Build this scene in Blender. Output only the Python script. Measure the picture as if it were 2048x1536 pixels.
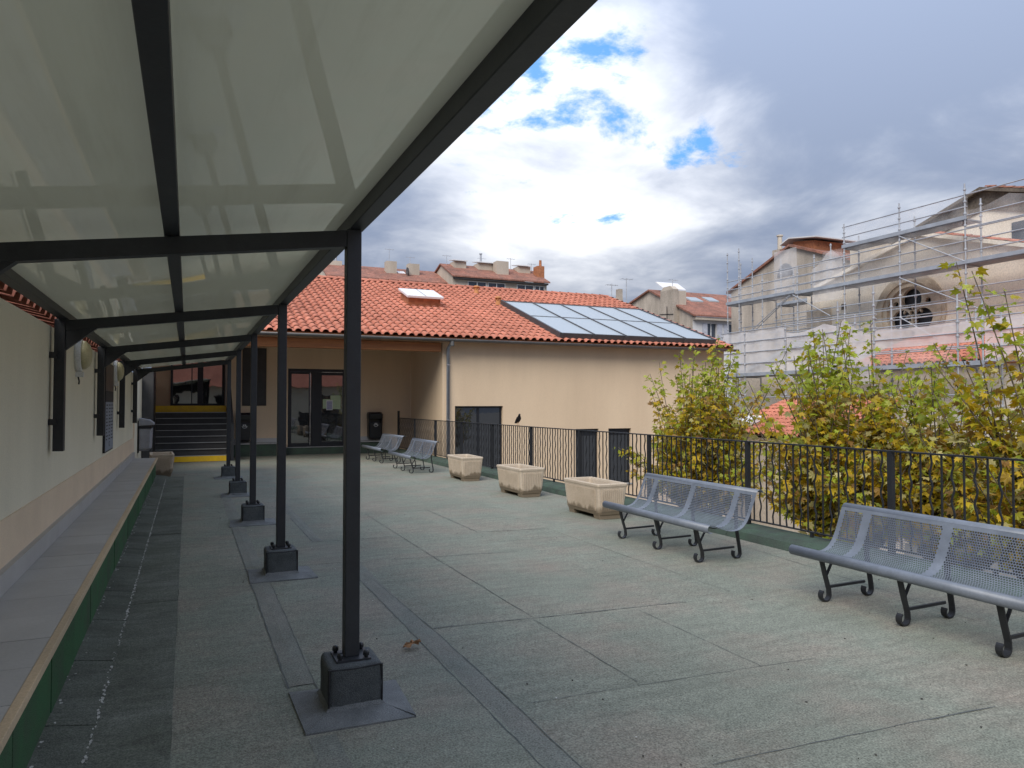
import bpy, bmesh, math, random
import numpy as np
from mathutils import Vector, Matrix
from mathutils.geometry import tessellate_polygon
R = math.radians
rnd = random.Random(7)
for o in list(bpy.data.objects): bpy.data.objects.remove(o)
sc = bpy.context.scene
COL = sc.collection

# ---------------------------------------------------------------- camera
YAW, PITCH = R(23.8), math.atan(39/1470.)
FW = Vector((math.sin(YAW)*math.cos(PITCH), math.cos(YAW)*math.cos(PITCH), math.sin(PITCH)))
RT = Vector((math.cos(YAW), -math.sin(YAW), 0)); UP = RT.cross(FW)
CAM = Vector((0, 0, 1.6))
cd = bpy.data.cameras.new('camera'); cam = bpy.data.objects.new('camera', cd); COL.objects.link(cam)
cd.sensor_width = 36; cd.lens = 1470/2048*36; cd.clip_start = .05; cd.clip_end = 3000
cam.matrix_world = Matrix(((RT.x, UP.x, -FW.x, 0), (RT.y, UP.y, -FW.y, 0), (RT.z, UP.z, -FW.z, 1.6), (0, 0, 0, 1)))
sc.camera = cam

# ---------------------------------------------------------------- sky and sun
SUN_AZ, SUN_EL = R(226), R(46)          # azimuth from +Y towards +X
w = bpy.data.worlds.new('World'); sc.world = w; w.use_nodes = True
nt = w.node_tree; N = nt.nodes; L = nt.links
for n in list(N): N.remove(n)
def nd(t, **k):
    n = N.new(t)
    for a, b in k.items(): setattr(n, a, b)
    return n
def math_(op, a, b=None, c=None, clamp=False):
    n = nd('ShaderNodeMath', operation=op, use_clamp=clamp)
    for i, v in enumerate((a, b, c)):
        if v is None: continue
        if isinstance(v, (int, float)): n.inputs[i].default_value = v
        else: L.new(v, n.inputs[i])
    return n.outputs[0]
def mixc(f, a, b):
    n = nd('ShaderNodeMix', data_type='RGBA')
    for i, v in ((0, f), (6, a), (7, b)):
        if isinstance(v, (tuple, float, int)): n.inputs[i].default_value = v if not isinstance(v, tuple) else (*v, 1)[:4]
        else: L.new(v, n.inputs[i])
    return n.outputs[2]
def smooth(v, lo, hi):
    n = nd('ShaderNodeMapRange', interpolation_type='SMOOTHSTEP')
    L.new(v, n.inputs[0]); n.inputs[1].default_value = lo; n.inputs[2].default_value = hi
    return n.outputs[0]
tc = nd('ShaderNodeTexCoord'); sep = nd('ShaderNodeSeparateXYZ'); L.new(tc.outputs['Generated'], sep.inputs[0])
zc = math_('ADD', math_('MAXIMUM', sep.outputs[2], 0.0), 0.22)
comb = nd('ShaderNodeCombineXYZ')
L.new(math_('DIVIDE', sep.outputs[0], zc), comb.inputs[0]); L.new(math_('DIVIDE', sep.outputs[1], zc), comb.inputs[1])
def noise(vec, scale, detail, rough, off=(0, 0, 0), dist=0.0, sx=(1, 1, 1)):
    m = nd('ShaderNodeMapping'); m.inputs[1].default_value = off; m.inputs[3].default_value = sx; L.new(vec, m.inputs[0])
    n = nd('ShaderNodeTexNoise'); n.inputs['Scale'].default_value = scale; n.inputs['Detail'].default_value = detail
    n.inputs['Roughness'].default_value = rough; n.inputs['Distortion'].default_value = dist
    L.new(m.outputs[0], n.inputs['Vector']); return n.outputs[0]
P = comb.outputs[0]
n1 = noise(P, .95, 6, .5, (14.38, 14.70, 0), .2)
n2 = noise(P, 2.6, 7, .58, (8.0, 2.0, 0), .3)
n3 = noise(P, 2.4, 7, .62, (2.10, 3.90, 0), .2)
# brighter patch of thin cloud ahead; the sun itself stands behind
gd = Vector((math.sin(R(28))*math.cos(R(19.5)), math.cos(R(28))*math.cos(R(19.5)), math.sin(R(19.5))))
dot = nd('ShaderNodeVectorMath', operation='DOT_PRODUCT'); L.new(tc.outputs['Generated'], dot.inputs[0]); dot.inputs[1].default_value = gd
glow = smooth(dot.outputs['Value'], .958, .9995)
dens = math_('ADD', math_('MULTIPLY', n1, .62), math_('MULTIPLY', n2, .38))
lit = smooth(math_('ADD', dens, math_('MULTIPLY', glow, .215)), .49, .89)
cloud = mixc(lit, (.205, .25, .35), (1.0, 1.01, 1.03))
hole = math_('MULTIPLY', smooth(math_('ADD', n3, math_('MULTIPLY', glow, .115)), .665, .76), .92)
sky = nd('ShaderNodeTexSky', sky_type='NISHITA', sun_disc=False); sky.sun_elevation = SUN_EL; sky.sun_rotation = SUN_AZ
sky.air_density = 1; sky.dust_density = .6
sm = nd('ShaderNodeVectorMath', operation='SCALE'); L.new(sky.outputs[0], sm.inputs[0]); sm.inputs[3].default_value = .06
blue = mixc(.8, sm.outputs[0], (.045, .21, .50))
grad = math_('MULTIPLY_ADD', math_('MAXIMUM', sep.outputs[2], 0.0), 1.28, .345)   # overcast sky: brighter overhead than at the horizon
cl2 = nd('ShaderNodeVectorMath', operation='SCALE'); L.new(cloud, cl2.inputs[0]); L.new(grad, cl2.inputs[3])
skyc = mixc(hole, cl2.outputs[0], blue)
bg = nd('ShaderNodeBackground'); L.new(skyc, bg.inputs[0]); bg.inputs[1].default_value = 1.0
out = nd('ShaderNodeOutputWorld'); L.new(bg.outputs[0], out.inputs[0])
sl = bpy.data.lights.new('sun', 'SUN'); so = bpy.data.objects.new('sun', sl); COL.objects.link(so)
sl.energy = 1.5; sl.angle = R(40); sl.color = (1, .96, .90)
sd = Vector((math.sin(SUN_AZ)*math.cos(SUN_EL), math.cos(SUN_AZ)*math.cos(SUN_EL), math.sin(SUN_EL)))
so.rotation_euler = sd.to_track_quat('Z', 'Y').to_euler(); so.location = sd*60
vs = sc.view_settings; sc.display_settings.display_device = 'sRGB'
vs.view_transform = 'Standard'; vs.look = 'None'; vs.gamma = 1; vs.use_curve_mapping = False; vs.exposure = 1.2
sc.render.engine = 'CYCLES'; sc.cycles.max_bounces = 6; sc.cycles.transparent_max_bounces = 12

# ---------------------------------------------------------------- materials
def M(name, col, rough=.65, col2=None, var=.75, scale=2.5, stretch=(1, 1, 1), fine=.12, fscale=90, bump=.0, bscale=70, metal=0., spec=.4, mid=.5, wid=.18, rand=0.):
    m = bpy.data.materials.new(name); m.use_nodes = True
    t = m.node_tree; b = t.nodes['Principled BSDF']
    g = t.nodes.new('ShaderNodeNewGeometry'); mp = t.nodes.new('ShaderNodeMapping'); mp.inputs[3].default_value = stretch
    t.links.new(g.outputs['Position'], mp.inputs[0])
    n = t.nodes.new('ShaderNodeTexNoise'); n.inputs['Scale'].default_value = scale; n.inputs['Detail'].default_value = 5; n.inputs['Roughness'].default_value = .6
    t.links.new(mp.outputs[0], n.inputs['Vector'])
    mr = t.nodes.new('ShaderNodeMapRange'); mr.inputs[1].default_value = mid-wid; mr.inputs[2].default_value = mid+wid
    t.links.new(n.outputs[0], mr.inputs[0])
    c2 = col2 or tuple(c*var for c in col)
    mx = t.nodes.new('ShaderNodeMix'); mx.data_type = 'RGBA'; mx.inputs[6].default_value = (*c2, 1); mx.inputs[7].default_value = (*col, 1)
    t.links.new(mr.outputs[0], mx.inputs[0])
    last = mx.outputs[2]
    f = t.nodes.new('ShaderNodeTexNoise'); f.inputs['Scale'].default_value = fscale; f.inputs['Detail'].default_value = 3
    t.links.new(g.outputs['Position'], f.inputs['Vector'])
    hs = t.nodes.new('ShaderNodeHueSaturation'); t.links.new(last, hs.inputs['Color'])
    fm = t.nodes.new('ShaderNodeMapRange'); fm.inputs[1].default_value = .3; fm.inputs[2].default_value = .7
    fm.inputs[3].default_value = 1-fine; fm.inputs[4].default_value = 1+fine; t.links.new(f.outputs[0], fm.inputs[0])
    val = fm.outputs[0]
    if rand:
        oi = t.nodes.new('ShaderNodeObjectInfo'); r2 = t.nodes.new('ShaderNodeMapRange'); r2.inputs[3].default_value = 1-rand; r2.inputs[4].default_value = 1+rand
        t.links.new(oi.outputs['Random'], r2.inputs[0]); mu = t.nodes.new('ShaderNodeMath'); mu.operation = 'MULTIPLY'
        t.links.new(val, mu.inputs[0]); t.links.new(r2.outputs[0], mu.inputs[1]); val = mu.outputs[0]
    t.links.new(val, hs.inputs['Value']); t.links.new(hs.outputs[0], b.inputs['Base Color'])
    b.inputs['Roughness'].default_value = rough; b.inputs['Metallic'].default_value = metal; b.inputs['Specular IOR Level'].default_value = spec
    if bump:
        bn = t.nodes.new('ShaderNodeTexNoise'); bn.inputs['Scale'].default_value = bscale; bn.inputs['Detail'].default_value = 4
        t.links.new(g.outputs['Position'], bn.inputs['Vector'])
        bp = t.nodes.new('ShaderNodeBump'); bp.inputs['Strength'].default_value = bump; bp.inputs['Distance'].default_value = .01
        t.links.new(bn.outputs[0], bp.inputs['Height']); t.links.new(bp.outputs[0], b.inputs['Normal'])
    return m
MT = {}
MT['felt'] = M('felt', (.190, .200, .158), .85, (.222, .195, .155), scale=1.3, fine=.42, fscale=105, bump=.5, bscale=150, spec=.25, mid=.43, wid=.14, rand=.045)
MT['felt_dark'] = M('felt_dark', (.14, .148, .125), .85, (.095, .102, .08), scale=2.2, fine=.42, fscale=105, bump=.5, bscale=170, spec=.25, rand=.08)
MT['felt_lap'] = M('felt_lap', (.172, .184, .155), .85, (.195, .185, .155), scale=2.5, fine=.42, fscale=105, bump=.5, bscale=170, spec=.25)
MT['felt_green'] = M('felt_green', (.045, .12, .05), .85, (.06, .075, .05), scale=3.5, fine=.4, fscale=170, bump=.5, bscale=170, spec=.25, mid=.42, rand=.08)
MT['felt_kerb'] = M('felt_kerb', (.06, .095, .065), .85, (.05, .06, .05), scale=4, fine=.4, fscale=170, bump=.6, bscale=120, spec=.25, rand=.08)
MT['seam'] = M('lap_dirt', (.10, .107, .097), .8, scale=6, fine=.3)
MT['bitumen'] = M('bitumen', (.02, .02, .021), .6, scale=6, fine=.3, bump=.4)
MT['flash'] = M('flash', (.185, .19, .185), .75, (.12, .125, .122), scale=7, fine=.4, fscale=200, bump=.5, bscale=200)
MT['pedestal'] = M('pedestal', (.10, .108, .108), .75, (.06, .066, .066), scale=9, fine=.45, fscale=220, bump=.6, bscale=200)
MT['charcoal'] = M('charcoal', (.030, .032, .036), .45, var=.8, scale=5, fine=.08, bump=.03, spec=.45)
MT['fence'] = M('fence', (.020, .021, .024), .5, var=.75, scale=6, fine=.1, bump=.06, spec=.4)
MT['bench'] = M('bench_paint', (.155, .172, .20), .4, (.12, .135, .158), scale=6, fine=.06, bump=.02, spec=.5)
MT['bench_leg'] = M('bench_leg', (.022, .023, .026), .45, scale=8, bump=.05)
MT['concrete'] = M('planter_concrete', (.55, .46, .355), .9, (.46, .375, .28), scale=4, fine=.18, fscale=120, bump=.4, bscale=140, spec=.2)
MT['soil'] = M('soil', (.16, .13, .10), .95, scale=9, fine=.4, bump=.9, bscale=40)
MT['wall_cream'] = M('wall_cream', (.84, .78, .61), .9, (.77, .715, .555), scale=1.6, stretch=(1, 1, .25), fine=.07, fscale=140, bump=.25, bscale=150, spec=.2)
MT['plinth'] = M('plinth_peach', (.82, .66, .48), .9, (.74, .59, .43), scale=2, fine=.07, fscale=140, bump=.25, bscale=150, spec=.2)
MT['facade'] = M('facade_beige', (.71, .545, .37), .9, (.65, .49, .33), scale=.9, stretch=(1, 1, .22), fine=.06, fscale=120, bump=.2, bscale=150, spec=.2)
MT['ledge_tile'] = M('ledge_tile', (.47, .46, .44), .5, (.41, .40, .38), scale=3, fine=.05, rand=.05, spec=.4)
MT['mortar'] = M('mortar', (.31, .31, .30), .9, scale=5, fine=.2)
MT['wood_strip'] = M('wood_strip', (.62, .47, .30), .7, (.45, .35, .23), scale=5, stretch=(1, .2, 1), fine=.12)
MT['tile'] = M('roof_tile', (.53, .21, .14), .8, (.42, .15, .095), scale=3.3, fine=.12, fscale=40, bump=.15, spec=.25, rand=.09)
MT['tile_old'] = M('old_tile', (.33, .145, .10), .9, (.19, .105, .08), scale=1.2, fine=.3, fscale=9, spec=.2)
MT['zinc'] = M('zinc', (.17, .165, .16), .5, (.12, .115, .11), scale=3, metal=.3)
MT['pipe'] = M('downpipe_grey', (.36, .38, .42), .5, scale=4, metal=.2)
MT['timber'] = M('timber_beam', (.44, .18, .06), .6, (.27, .095, .035), scale=1.5, stretch=(.6, 5, 9), fine=.15)
MT['frame'] = M('dark_frame', (.016, .017, .021), .4, scale=5)
MT['steel'] = M('steel', (.55, .55, .56), .25, metal=.9)
MT['yellow'] = M('yellow_paint', (.72, .45, .01), .55, (.6, .36, .02), scale=6)
MT['step'] = M('dark_step', (.06, .057, .054), .7, scale=5, fine=.2)
MT['nosing'] = M('nosing', (.42, .42, .40), .45, metal=.3)
MT['stained'] = M('stained_glass', (.03, .03, .034), .45, scale=6)
MT['black_plastic'] = M('black_plastic', (.012, .013, .016), .35, scale=5, spec=.5)
MT['grey_plastic'] = M('grey_plastic', (.32, .32, .34), .45, scale=6)
MT['white'] = M('white_paint', (.78, .78, .76), .6, var=.88, scale=5)
MT['lamp_dome'] = M('lamp_dome', (.55, .50, .30), .35, (.45, .40, .24), scale=8)
MT['board'] = M('board_blue_grey', (.34, .38, .46), .4, scale=4)
MT['ink'] = M('ink', (.03, .03, .035), .6)
MT['photo'] = M('board_photo', (.16, .10, .07), .4, (.05, .045, .05), scale=9)
MT['paper'] = M('paper', (.55, .62, .42), .8, (.42, .55, .34), scale=14)
MT['paper2'] = M('paper_lilac', (.45, .45, .58), .8, (.32, .32, .45), scale=40)
MT['skylight'] = M('skylight_lid', (.74, .72, .71), .5, var=.92, scale=2)
MT['terracotta'] = M('terracotta_pot', (.55, .24, .09), .8, scale=6)
MT['solar_frame'] = M('solar_frame', (.075, .07, .07), .5, scale=4)
MT['stone'] = M('church_stone', (.86, .77, .64), .92, (.76, .66, .53), scale=.55, fine=.12, fscale=14, bump=.4, bscale=8, spec=.15)
MT['stone2'] = M('church_dressed_stone', (.60, .50, .38), .92, (.44, .36, .27), scale=1.6, fine=.15, fscale=20, bump=.4, bscale=12, spec=.15)
MT['stone_dark'] = M('church_dark_stone', (.19, .155, .12), .95, (.10, .085, .07), scale=1.1, fine=.3, fscale=10, bump=.6, bscale=8, spec=.1)
MT['render_old'] = M('old_render', (.52, .45, .37), .95, (.33, .285, .235), scale=.9, stretch=(1, 1, .22), fine=.15, fscale=12, spec=.1)
MT['render_white'] = M('white_render', (.66, .65, .64), .9, (.58, .57, .56), scale=.8, stretch=(1, 1, .3), fine=.06, spec=.2)
MT['render_cream'] = M('cream_render', (.55, .48, .39), .9, (.42, .36, .29), scale=.6, stretch=(1, 1, .3), fine=.1, fscale=10, spec=.2)
MT['shutter'] = M('shutter_grey', (.50, .51, .56), .7, scale=3)
MT['galv'] = M('galvanised', (.46, .47, .49), .5, (.34, .35, .37), scale=3, metal=.3)
MT['deck'] = M('scaffold_deck', (.30, .31, .33), .6, (.22, .22, .23), scale=2, metal=.2)
MT['deck_blue'] = M('toe_board_blue', (.36, .39, .43), .6, scale=2)
MT['bark'] = M('bark', (.15, .12, .08), .9, (.09, .07, .05), scale=14, fine=.3, bump=.7, bscale=40)
MT['ground'] = M('courtyard_ground', (.19, .18, .165), .95, (.14, .135, .125), scale=.5, fine=.2, fscale=20)
MT['pigeon'] = M('pigeon_feather', (.022, .02, .022), .7, scale=30, fine=.3)
MT['dry_leaf'] = M('dry_leaf', (.36, .19, .085), .85, (.22, .11, .05), scale=40)
MT['debris'] = M('white_flakes', (.55, .54, .50), .9, scale=30, fine=.3)
MT['moss'] = M('dirt_speck', (.06, .055, .045), .95, scale=20)
MT['orange_brick'] = M('orange_brick', (.42, .17, .08), .9, scale=2, fine=.2, fscale=8)

def streak(m, amt, sc_, st_):
    t = m.node_tree; b = t.nodes['Principled BSDF']; src = b.inputs['Base Color'].links[0].from_socket
    g = t.nodes.new('ShaderNodeNewGeometry'); last = src
    for (a, scl, stv) in ((amt, sc_, st_), (amt*.9, .45, (1, 1, 1)), (amt*.7, 26, (1, 1, 1))):
        mp = t.nodes.new('ShaderNodeMapping'); mp.inputs[3].default_value = stv; t.links.new(g.outputs['Position'], mp.inputs[0])
        n = t.nodes.new('ShaderNodeTexNoise'); n.inputs['Scale'].default_value = scl; n.inputs['Detail'].default_value = 6; n.inputs['Roughness'].default_value = .65; t.links.new(mp.outputs[0], n.inputs['Vector'])
        mr = t.nodes.new('ShaderNodeMapRange'); mr.inputs[1].default_value = .28; mr.inputs[2].default_value = .72; mr.inputs[3].default_value = 1-a; mr.inputs[4].default_value = 1+a; t.links.new(n.outputs[0], mr.inputs[0])
        hs = t.nodes.new('ShaderNodeHueSaturation'); t.links.new(last, hs.inputs['Color']); t.links.new(mr.outputs[0], hs.inputs['Value']); last = hs.outputs[0]
    t.links.new(last, b.inputs['Base Color'])
streak(MT['felt'], .16, 2.2, (1.2, 5, 1)); streak(MT['felt_dark'], .22, 2.2, (1.2, 5, 1)); streak(MT['felt_lap'], .16, 2.2, (3, 1, 1))
streak(MT['stone'], .05, .8, (1, 1, .5)); streak(MT['render_old'], .15, 1.5, (1, 1, .3)); streak(MT['facade'], .035, 1.2, (1, 1, .12)); streak(MT['tile'], .16, 1.1, (1, .3, 1)); streak(MT['bench'], .10, 9, (1, 1, 1)); streak(MT['tile_old'], .25, 3, (1, 1, 1)); streak(MT['charcoal'], .12, 6, (1, 1, .3))
def glass(name, col=(.012, .014, .017), rough=.02, ior=1.6):
    m = bpy.data.materials.new(name); m.use_nodes = True; t = m.node_tree; b = t.nodes['Principled BSDF']
    b.inputs['Base Color'].default_value = (*col, 1); b.inputs['Roughness'].default_value = rough; b.inputs['IOR'].default_value = ior
    b.inputs['Specular IOR Level'].default_value = .7
    g = t.nodes.new('ShaderNodeNewGeometry'); n = t.nodes.new('ShaderNodeTexNoise'); n.inputs['Scale'].default_value = 1.6
    t.links.new(g.outputs['Position'], n.inputs['Vector'])
    bp = t.nodes.new('ShaderNodeBump'); bp.inputs['Strength'].default_value = .05; bp.inputs['Distance'].default_value = .05
    t.links.new(n.outputs[0], bp.inputs['Height']); t.links.new(bp.outputs[0], b.inputs['Normal'])
    return m
MT['glass'] = glass('dark_glass', ior=1.9)
MT['far_glass'] = glass('far_glass', (.05, .06, .075), .08)
MT['solar'] = glass('solar_glass', (.36, .395, .41), .32, 1.45)

def panel_mat():
    m = bpy.data.materials.new('canopy_panel'); m.use_nodes = True; t = m.node_tree; b = t.nodes['Principled BSDF']; o = t.nodes['Material Output']
    g = t.nodes.new('ShaderNodeNewGeometry')
    n0 = t.nodes.new('ShaderNodeTexNoise'); n0.inputs['Scale'].default_value = 1.5; n0.inputs['Detail'].default_value = 5
    t.links.new(g.outputs['Position'], n0.inputs['Vector'])
    mx = t.nodes.new('ShaderNodeMix'); mx.data_type = 'RGBA'; mx.inputs[6].default_value = (.70, .70, .61, 1); mx.inputs[7].default_value = (.78, .78, .70, 1)
    t.links.new(n0.outputs[0], mx.inputs[0])
    mpd = t.nodes.new('ShaderNodeMapping'); mpd.inputs[3].default_value = (7, .5, 1); t.links.new(g.outputs['Position'], mpd.inputs[0])
    nd_ = t.nodes.new('ShaderNodeTexNoise'); nd_.inputs['Scale'].default_value = 1.2; nd_.inputs['Detail'].default_value = 6; nd_.inputs['Roughness'].default_value = .65; t.links.new(mpd.outputs[0], nd_.inputs['Vector'])
    md_ = t.nodes.new('ShaderNodeMapRange'); md_.inputs[1].default_value = .5; md_.inputs[2].default_value = .75; md_.inputs[4].default_value = .4; t.links.new(nd_.outputs[0], md_.inputs[0])
    mdx = t.nodes.new('ShaderNodeMix'); mdx.data_type = 'RGBA'; mdx.inputs[7].default_value = (.46, .44, .35, 1); t.links.new(md_.outputs[0], mdx.inputs[0]); t.links.new(mx.outputs[2], mdx.inputs[6]); t.links.new(mdx.outputs[2], b.inputs['Base Color'])
    b.inputs['Roughness'].default_value = .012; b.inputs['IOR'].default_value = 2.1
    mp = t.nodes.new('ShaderNodeMapping'); mp.inputs[3].default_value = (1.1, .45, 1); t.links.new(g.outputs['Position'], mp.inputs[0])
    n = t.nodes.new('ShaderNodeTexNoise'); n.inputs['Scale'].default_value = 1.7; n.inputs['Detail'].default_value = 1; t.links.new(mp.outputs[0], n.inputs['Vector'])
    bp = t.nodes.new('ShaderNodeBump'); bp.inputs['Strength'].default_value = .16; bp.inputs['Distance'].default_value = .02
    t.links.new(n.outputs[0], bp.inputs['Height']); t.links.new(bp.outputs[0], b.inputs['Normal'])
    tr = t.nodes.new('ShaderNodeBsdfTranslucent'); tr.inputs[0].default_value = (.72, .72, .62, 1)
    ms = t.nodes.new('ShaderNodeMixShader'); ms.inputs[0].default_value = .22
    t.links.new(b.outputs[0], ms.inputs[1]); t.links.new(tr.outputs[0], ms.inputs[2]); t.links.new(ms.outputs[0], o.inputs[0])
    return m
MT['panel'] = panel_mat()
def net_mat():
    m = bpy.data.materials.new('scaffold_net'); m.use_nodes = True; t = m.node_tree; o = t.nodes['Material Output']
    t.nodes.remove(t.nodes['Principled BSDF'])
    d = t.nodes.new('ShaderNodeBsdfDiffuse'); d.inputs[0].default_value = (.90, .87, .85, 1)
    tl = t.nodes.new('ShaderNodeBsdfTranslucent'); tl.inputs[0].default_value = (.90, .87, .85, 1)
    a = t.nodes.new('ShaderNodeMixShader'); a.inputs[0].default_value = .4; t.links.new(d.outputs[0], a.inputs[1]); t.links.new(tl.outputs[0], a.inputs[2])
    tp = t.nodes.new('ShaderNodeBsdfTransparent'); ms = t.nodes.new('ShaderNodeMixShader')
    g = t.nodes.new('ShaderNodeNewGeometry'); n = t.nodes.new('ShaderNodeTexNoise'); n.inputs['Scale'].default_value = 1.3; n.inputs['Detail'].default_value = 4
    t.links.new(g.outputs['Position'], n.inputs['Vector'])
    mr = t.nodes.new('ShaderNodeMapRange'); mr.inputs[1].default_value = .3; mr.inputs[2].default_value = .7; mr.inputs[3].default_value = .52; mr.inputs[4].default_value = .80
    t.links.new(n.outputs[0], mr.inputs[0]); t.links.new(mr.outputs[0], ms.inputs[0])
    t.links.new(tp.outputs[0], ms.inputs[1]); t.links.new(a.outputs[0], ms.inputs[2]); t.links.new(ms.outputs[0], o.inputs[0])
    return m
MT['net'] = net_mat()
nn = MT['net'].copy(); nn.name = 'thin_net'; MT['net_thin'] = nn
for x in nn.node_tree.nodes:
    if x.type == 'MAP_RANGE': x.inputs[3].default_value = .08; x.inputs[4].default_value = .26
nn = MT['net'].copy(); nn.name = 'mid_net'; MT['net_mid'] = nn
for x in nn.node_tree.nodes:
    if x.type == 'MAP_RANGE': x.inputs[3].default_value = .25; x.inputs[4].default_value = .5
def leaf_mat():
    m = bpy.data.materials.new('plane_leaf'); m.use_nodes = True; t = m.node_tree; o = t.nodes['Material Output']
    b = t.nodes['Principled BSDF']; a = t.nodes.new('ShaderNodeAttribute'); a.attribute_name = 'lc'
    g = t.nodes.new('ShaderNodeNewGeometry'); n = t.nodes.new('ShaderNodeTexNoise'); n.inputs['Scale'].default_value = 18; n.inputs['Detail'].default_value = 3
    t.links.new(g.outputs['Position'], n.inputs['Vector'])
    mr = t.nodes.new('ShaderNodeMapRange'); mr.inputs[1].default_value = .55; mr.inputs[2].default_value = .75; t.links.new(n.outputs[0], mr.inputs[0])
    mx = t.nodes.new('ShaderNodeMix'); mx.data_type = 'RGBA'; mx.inputs[7].default_value = (.20, .10, .03, 1)
    mq = t.nodes.new('ShaderNodeMath'); mq.operation = 'MULTIPLY'; mq.inputs[1].default_value = .55; t.links.new(mr.outputs[0], mq.inputs[0])
    t.links.new(mq.outputs[0], mx.inputs[0]); t.links.new(a.outputs['Color'], mx.inputs[6])
    t.links.new(mx.outputs[2], b.inputs['Base Color']); b.inputs['Roughness'].default_value = .5; b.inputs['Specular IOR Level'].default_value = .35
    tr = t.nodes.new('ShaderNodeBsdfTranslucent'); t.links.new(mx.outputs[2], tr.inputs[0])
    ms = t.nodes.new('ShaderNodeMixShader'); ms.inputs[0].default_value = .5
    t.links.new(b.outputs[0], ms.inputs[1]); t.links.new(tr.outputs[0], ms.inputs[2]); t.links.new(ms.outputs[0], o.inputs[0])
    return m
MT['leaf'] = leaf_mat()
def planter_mat():   # rain-splash dirt rising unevenly from the foot (a stain with its own outline)
    m = MT['concrete']; t = m.node_tree; b = t.nodes['Principled BSDF']
    src = b.inputs['Base Color'].links[0].from_socket
    tcn = t.nodes.new('ShaderNodeTexCoord'); s = t.nodes.new('ShaderNodeSeparateXYZ'); t.links.new(tcn.outputs['Object'], s.inputs[0])
    g = t.nodes.new('ShaderNodeNewGeometry'); mp = t.nodes.new('ShaderNodeMapping'); mp.inputs[3].default_value = (1, 1, .3); t.links.new(g.outputs['Position'], mp.inputs[0])
    n = t.nodes.new('ShaderNodeTexNoise'); n.inputs['Scale'].default_value = 9; n.inputs['Detail'].default_value = 5; t.links.new(mp.outputs[0], n.inputs['Vector'])
    a = t.nodes.new('ShaderNodeMath'); a.operation = 'MULTIPLY_ADD'; a.inputs[1].default_value = .26; t.links.new(n.outputs[0], a.inputs[0])
    sb = t.nodes.new('ShaderNodeMath'); sb.operation = 'SUBTRACT'; t.links.new(a.outputs[0], sb.inputs[0]); t.links.new(s.outputs[2], sb.inputs[1]); a.inputs[2].default_value = .03
    mr = t.nodes.new('ShaderNodeMapRange'); mr.inputs[1].default_value = -.01; mr.inputs[2].default_value = .035; mr.inputs[4].default_value = .8; t.links.new(sb.outputs[0], mr.inputs[0])
    mx = t.nodes.new('ShaderNodeMix'); mx.data_type = 'RGBA'; mx.inputs[7].default_value = (.17, .13, .085, 1)
    t.links.new(mr.outputs[0], mx.inputs[0]); t.links.new(src, mx.inputs[6]); t.links.new(mx.outputs[2], b.inputs['Base Color'])
planter_mat()

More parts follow.
